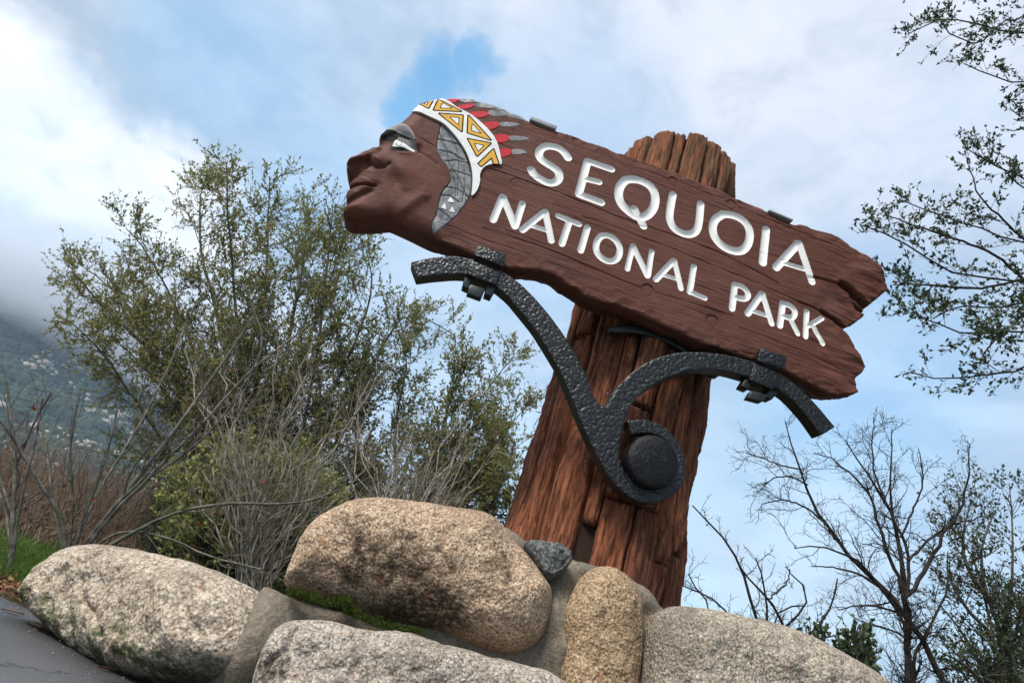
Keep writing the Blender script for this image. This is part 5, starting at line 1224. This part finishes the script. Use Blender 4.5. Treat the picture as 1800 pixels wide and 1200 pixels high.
plant('bare_tree', 'leafless tree with dark spreading branches against the sky right of the trunk', 'tree', rt_, 9.0, rs, bark='b_dark', dYr=.5, K=18,
      limb_r=[.046, .040, .020, .026, .030, .018, .024, .022, .018, .013, .011, .010, .014, .013, .014, .012], wig=.10,
      levels=(dict(n_per_m=7.5, L=.70, Lvar=.45, start=.2, spread=52, up=.22, K=8, wig=.26, rscale=.38, rmin=.0048, sides=4), dict(n_per_m=15, L=.27, Lvar=.5, start=.12, spread=55, up=.12, K=5, wig=.3, rscale=.6, rmin=.0028)),
      spurs=dict(n_per_m=9, L=.07, Lvar=.5, start=.1, spread=60, up=.1, K=3, wig=.2, rscale=.9, rmin=.0028), trunk_px=(1602, 1216))
lr = [Z8(l) for l in ([(400, 1150), (350, 940), (320, 830), (270, 680), (205, 560), (130, 480), (68, 420)], [(520, 1150), (480, 960), (440, 880), (380, 820), (310, 750), (270, 680)], [(400, 1150), (390, 870), (390, 760), (345, 650)],
                      [(470, 960), (560, 880), (575, 800), (540, 745), (500, 720)], [(560, 1000), (640, 930), (700, 830), (705, 740)], [(380, 1150), (240, 910), (180, 850), (110, 790), (20, 770)], [(140, 890), (140, 840), (70, 770), (50, 720)],
                      [(400, 830), (440, 800), (490, 760), (495, 700)], [(500, 1000), (620, 1010), (700, 990)], [(430, 900), (530, 850), (560, 860)])]
plant('bare_shrub', 'low dark leafless shrub with crooked twigs just right of the redwood trunk', 'shrub', lr, 6.6, rs, bark='b_dark', dYr=.3, K=14, limb_r=[.015, .015, .010, .009, .009, .009, .006, .007, .007, .006], wig=.14,
      levels=(dict(n_per_m=12, L=.32, Lvar=.45, start=.2, spread=55, up=.2, K=6, wig=.28, rscale=.42, rmin=.0034), dict(n_per_m=11, L=.10, Lvar=.5, start=.12, spread=58, up=.12, K=4, wig=.3, rscale=.7, rmin=.0022)),
      spurs=dict(n_per_m=14, L=.035, Lvar=.5, start=.1, spread=60, up=.1, K=3, wig=.2, rscale=.9, rmin=.0022), trunk_px=(1350, 1200))
ro = [Z8(l) for l in ([(1420, 1280), (1390, 1000), (1350, 800), (1300, 620), (1230, 560)], [(1430, 1280), (1440, 980), (1480, 700), (1470, 420), (1460, 320)], [(1440, 1280), (1500, 900), (1600, 600), (1640, 400)], [(1410, 1280), (1300, 1050), (1200, 900), (1130, 840)],
                      [(1430, 1000), (1340, 760), (1330, 600), (1400, 440)], [(1430, 1200), (1540, 1000), (1700, 850)], [(1410, 1280), (1280, 1120), (1150, 1060)], [(1440, 1200), (1500, 1050), (1560, 800), (1540, 620)], [(1400, 1000), (1250, 860), (1180, 700), (1190, 620)],
                      [(1350,800),(1270,700),(1250,560),(1290,400)])]
plant('leafy_tree', 'loose dark green tree rising at the lower right corner behind the bare tree', 'tree', ro, 9.6, rs, r0=.03, dYr=.8, K=14, leafm='l_dark',
      levels=(dict(n_per_m=8.5, L=.95, Lvar=.4, start=.2, spread=50, up=.2, K=7, wig=.2, rscale=.42, rmin=.004, sides=4), dict(n_per_m=13, L=.36, Lvar=.5, start=.1, spread=52, up=.12, K=5, wig=.22, rscale=.5, rmin=.0026)),
      leaf=dict(per=6, L=.055, W=.028, also=4), trunk_px=(1770, 1250))
dome_shrub('leafy_shrub', 'small dark green shrub with round leaves poking over the right end of the wall', 1505, 1150, 6.2, .17, .30, 60, rs, 'l_grey', .045, .038, 5, 1200)
dome_shrub('leafy_shrub', 'tiny clump of green leaves just above the right stone', 1425, 1118, 6.4, .13, .13, 26, rs, 'l_grey', .04, .032, 4, 1200)
# branches of a tree that stands beyond the right edge
ov = [[(2250, 1150), (2200, 800), (2180, 500), (2150, 200), (2100, -100)], [(2185, 560), (2000, 500), (1800, 491), (1744, 495), (1660, 477), (1600, 434), (1560, 416), (1515, 396)], [(2180, 500), (2000, 380), (1870, 340), (1760, 300), (1700, 262)],
      [(2185, 560), (2000, 450), (1830, 440), (1720, 402), (1650, 378), (1585, 352)], [(2190, 640), (2000, 600), (1850, 590), (1760, 575), (1690, 590), (1612, 556)], [(2195, 700), (2000, 660), (1850, 630), (1760, 655), (1690, 668), (1606, 655)],
      [(2160, 250), (2000, 120), (1860, 60), (1740, 50), (1660, 30), (1596, 60)], [(2150, 200), (1960, 60), (1840, 10), (1760, 40), (1700, 95), (1645, 25)], [(2165, 300), (1980, 200), (1850, 150), (1760, 140), (1695, 112)],
      [(2170, 380), (1990, 280), (1880, 230), (1800, 212), (1775, 190)], [(2185, 600), (1990, 560), (1860, 520), (1760, 540), (1680, 540), (1640, 560)], [(1800, 491), (1740, 440), (1680, 420), (1560, 380)],
      [(2140, 150), (1960, -60), (1800, -40), (1680, -10), (1600, -30)], [(2185, 520), (1990, 420), (1880, 380), (1800, 330), (1750, 285)], [(2190, 640), (2000, 560), (1880, 500), (1790, 560), (1730, 620)], [(1800, 491), (1720, 510), (1640, 500), (1570, 500)], [(1860,480),(1780,400),(1720,350),(1705,300)]]
plant('overhanging_tree', 'dark leafed tree beyond the right edge whose branches reach over the sky', 'tree', ov, 5.6, rs, bark='b_dark', dYr=.55, K=18, leafm='l_dark', limb_r=[.12] + [.013] * 16, wig=.05,
      levels=(dict(n_per_m=13.0, L=.48, Lvar=.4, start=.35, spread=42, up=.06, K=7, wig=.14, rscale=.35, rmin=.0023), dict(n_per_m=15, L=.15, Lvar=.5, start=.15, spread=45, up=.1, K=4, wig=.18, rscale=.6, rmin=.0014)),
      leaf=dict(per=4, L=.045, W=.022, start=.25, also=10), trunk_px=(2250, 1150))
ot = bpy.data.objects['overhanging_tree']; tb = np.array(world_loc(ot)); top_ = tb + [0, 0, 3.2]
# unseen crown limbs added right of and behind the camera, darkening the bracket's reflections
tg = np.array([[rs.uniform(2.6, 9), rs.uniform(-7, 2.5), rs.uniform(3.4, 9.5)] for _ in range(34)]); tg = tg[(tg[:, 1] < 1.0) | (tg[:, 0] > 5.5)]
t_ = np.linspace(0, 1, 12)[None, :, None]; PT = top_ * (1 - t_) ** 2 + 2 * t_ * (1 - t_) * ((top_ + tg) / 2 + [0, 0, 1.2])[:, None] + t_ ** 2 * tg[:, None]; RD = np.repeat((.05 * (1 - .85 * np.linspace(0, 1, 12)))[None], len(tg), 0)
k1 = children(PT, RD, n_per_m=4, L=1.2, Lvar=.4, rs=rs, start=.35, spread=50, up=.1, K=6, wig=.18, rscale=.4, rmin=.006)
k2 = children(k1[0], k1[1], n_per_m=5, L=.5, Lvar=.4, rs=rs, start=.15, spread=50, up=.1, K=4, wig=.2, rscale=.5, rmin=.004)
emit('limbs', M['b_dark'], [(PT, RD, 6), (k1[0], k1[1], 3), (k2[0], k2[1], 3)], ot); bag = Bag(); leaves_on(k2[0], 8, .12, .07, rs, bag, .1); o_ = bag.obj('foliage', M['l_dark'], ot); o_['kind'] = 'stuff'
print('crown', k2[0].shape)

# ================================================================ air
def volume_box(name, lo, hi, setup):
    V, Q_ = box_geo((np.array(lo) + hi) / 2, np.eye(3), (np.array(hi) - np.array(lo)) / 2)
    m = bpy.data.materials.new(name); m.use_nodes = True; t = NT(m.node_tree); t.n.clear()
    out = t.node('ShaderNodeOutputMaterial'); pv = t.node('ShaderNodeVolumePrincipled'); setup(t, pv); t.l.new(pv.outputs[0], out.inputs['Volume'])
    return tag(mesh_obj(name, V, None, Q_, m), kind='stuff')
def hz(t, pv): pv.inputs['Color'].default_value = (.60, .80, 1, 1); pv.inputs['Density'].default_value = .00026
volume_box('haze', (-3050, -650, -26), (3050, 3550, 300), hz)
def cb(t, pv):
    g_ = t.node('ShaderNodeNewGeometry'); p = g_.outputs['Position']; z = t.node('ShaderNodeSeparateXYZ'); t.put(z.inputs[0], p)
    n = t.noise(p, .006, 3, .55); h_ = t.math('ADD', z.outputs[2], t.math('MULTIPLY', t.math('SUBTRACT', n, .5), 80))
    d = t.math('MULTIPLY', t.ss(h_, 140, 195), .026)
    d = t.math('MULTIPLY', d, t.ss(z.outputs[2], 288, 215)); d = t.math('MULTIPLY', d, t.ss(z.outputs[0], -120, -330))
    t.put(pv.inputs['Density'], d); pv.inputs['Color'].default_value = (.93, .95, 1, 1)
volume_box('cloud_bank', (-1450, 640, 70), (-120, 1300, 292), cb)
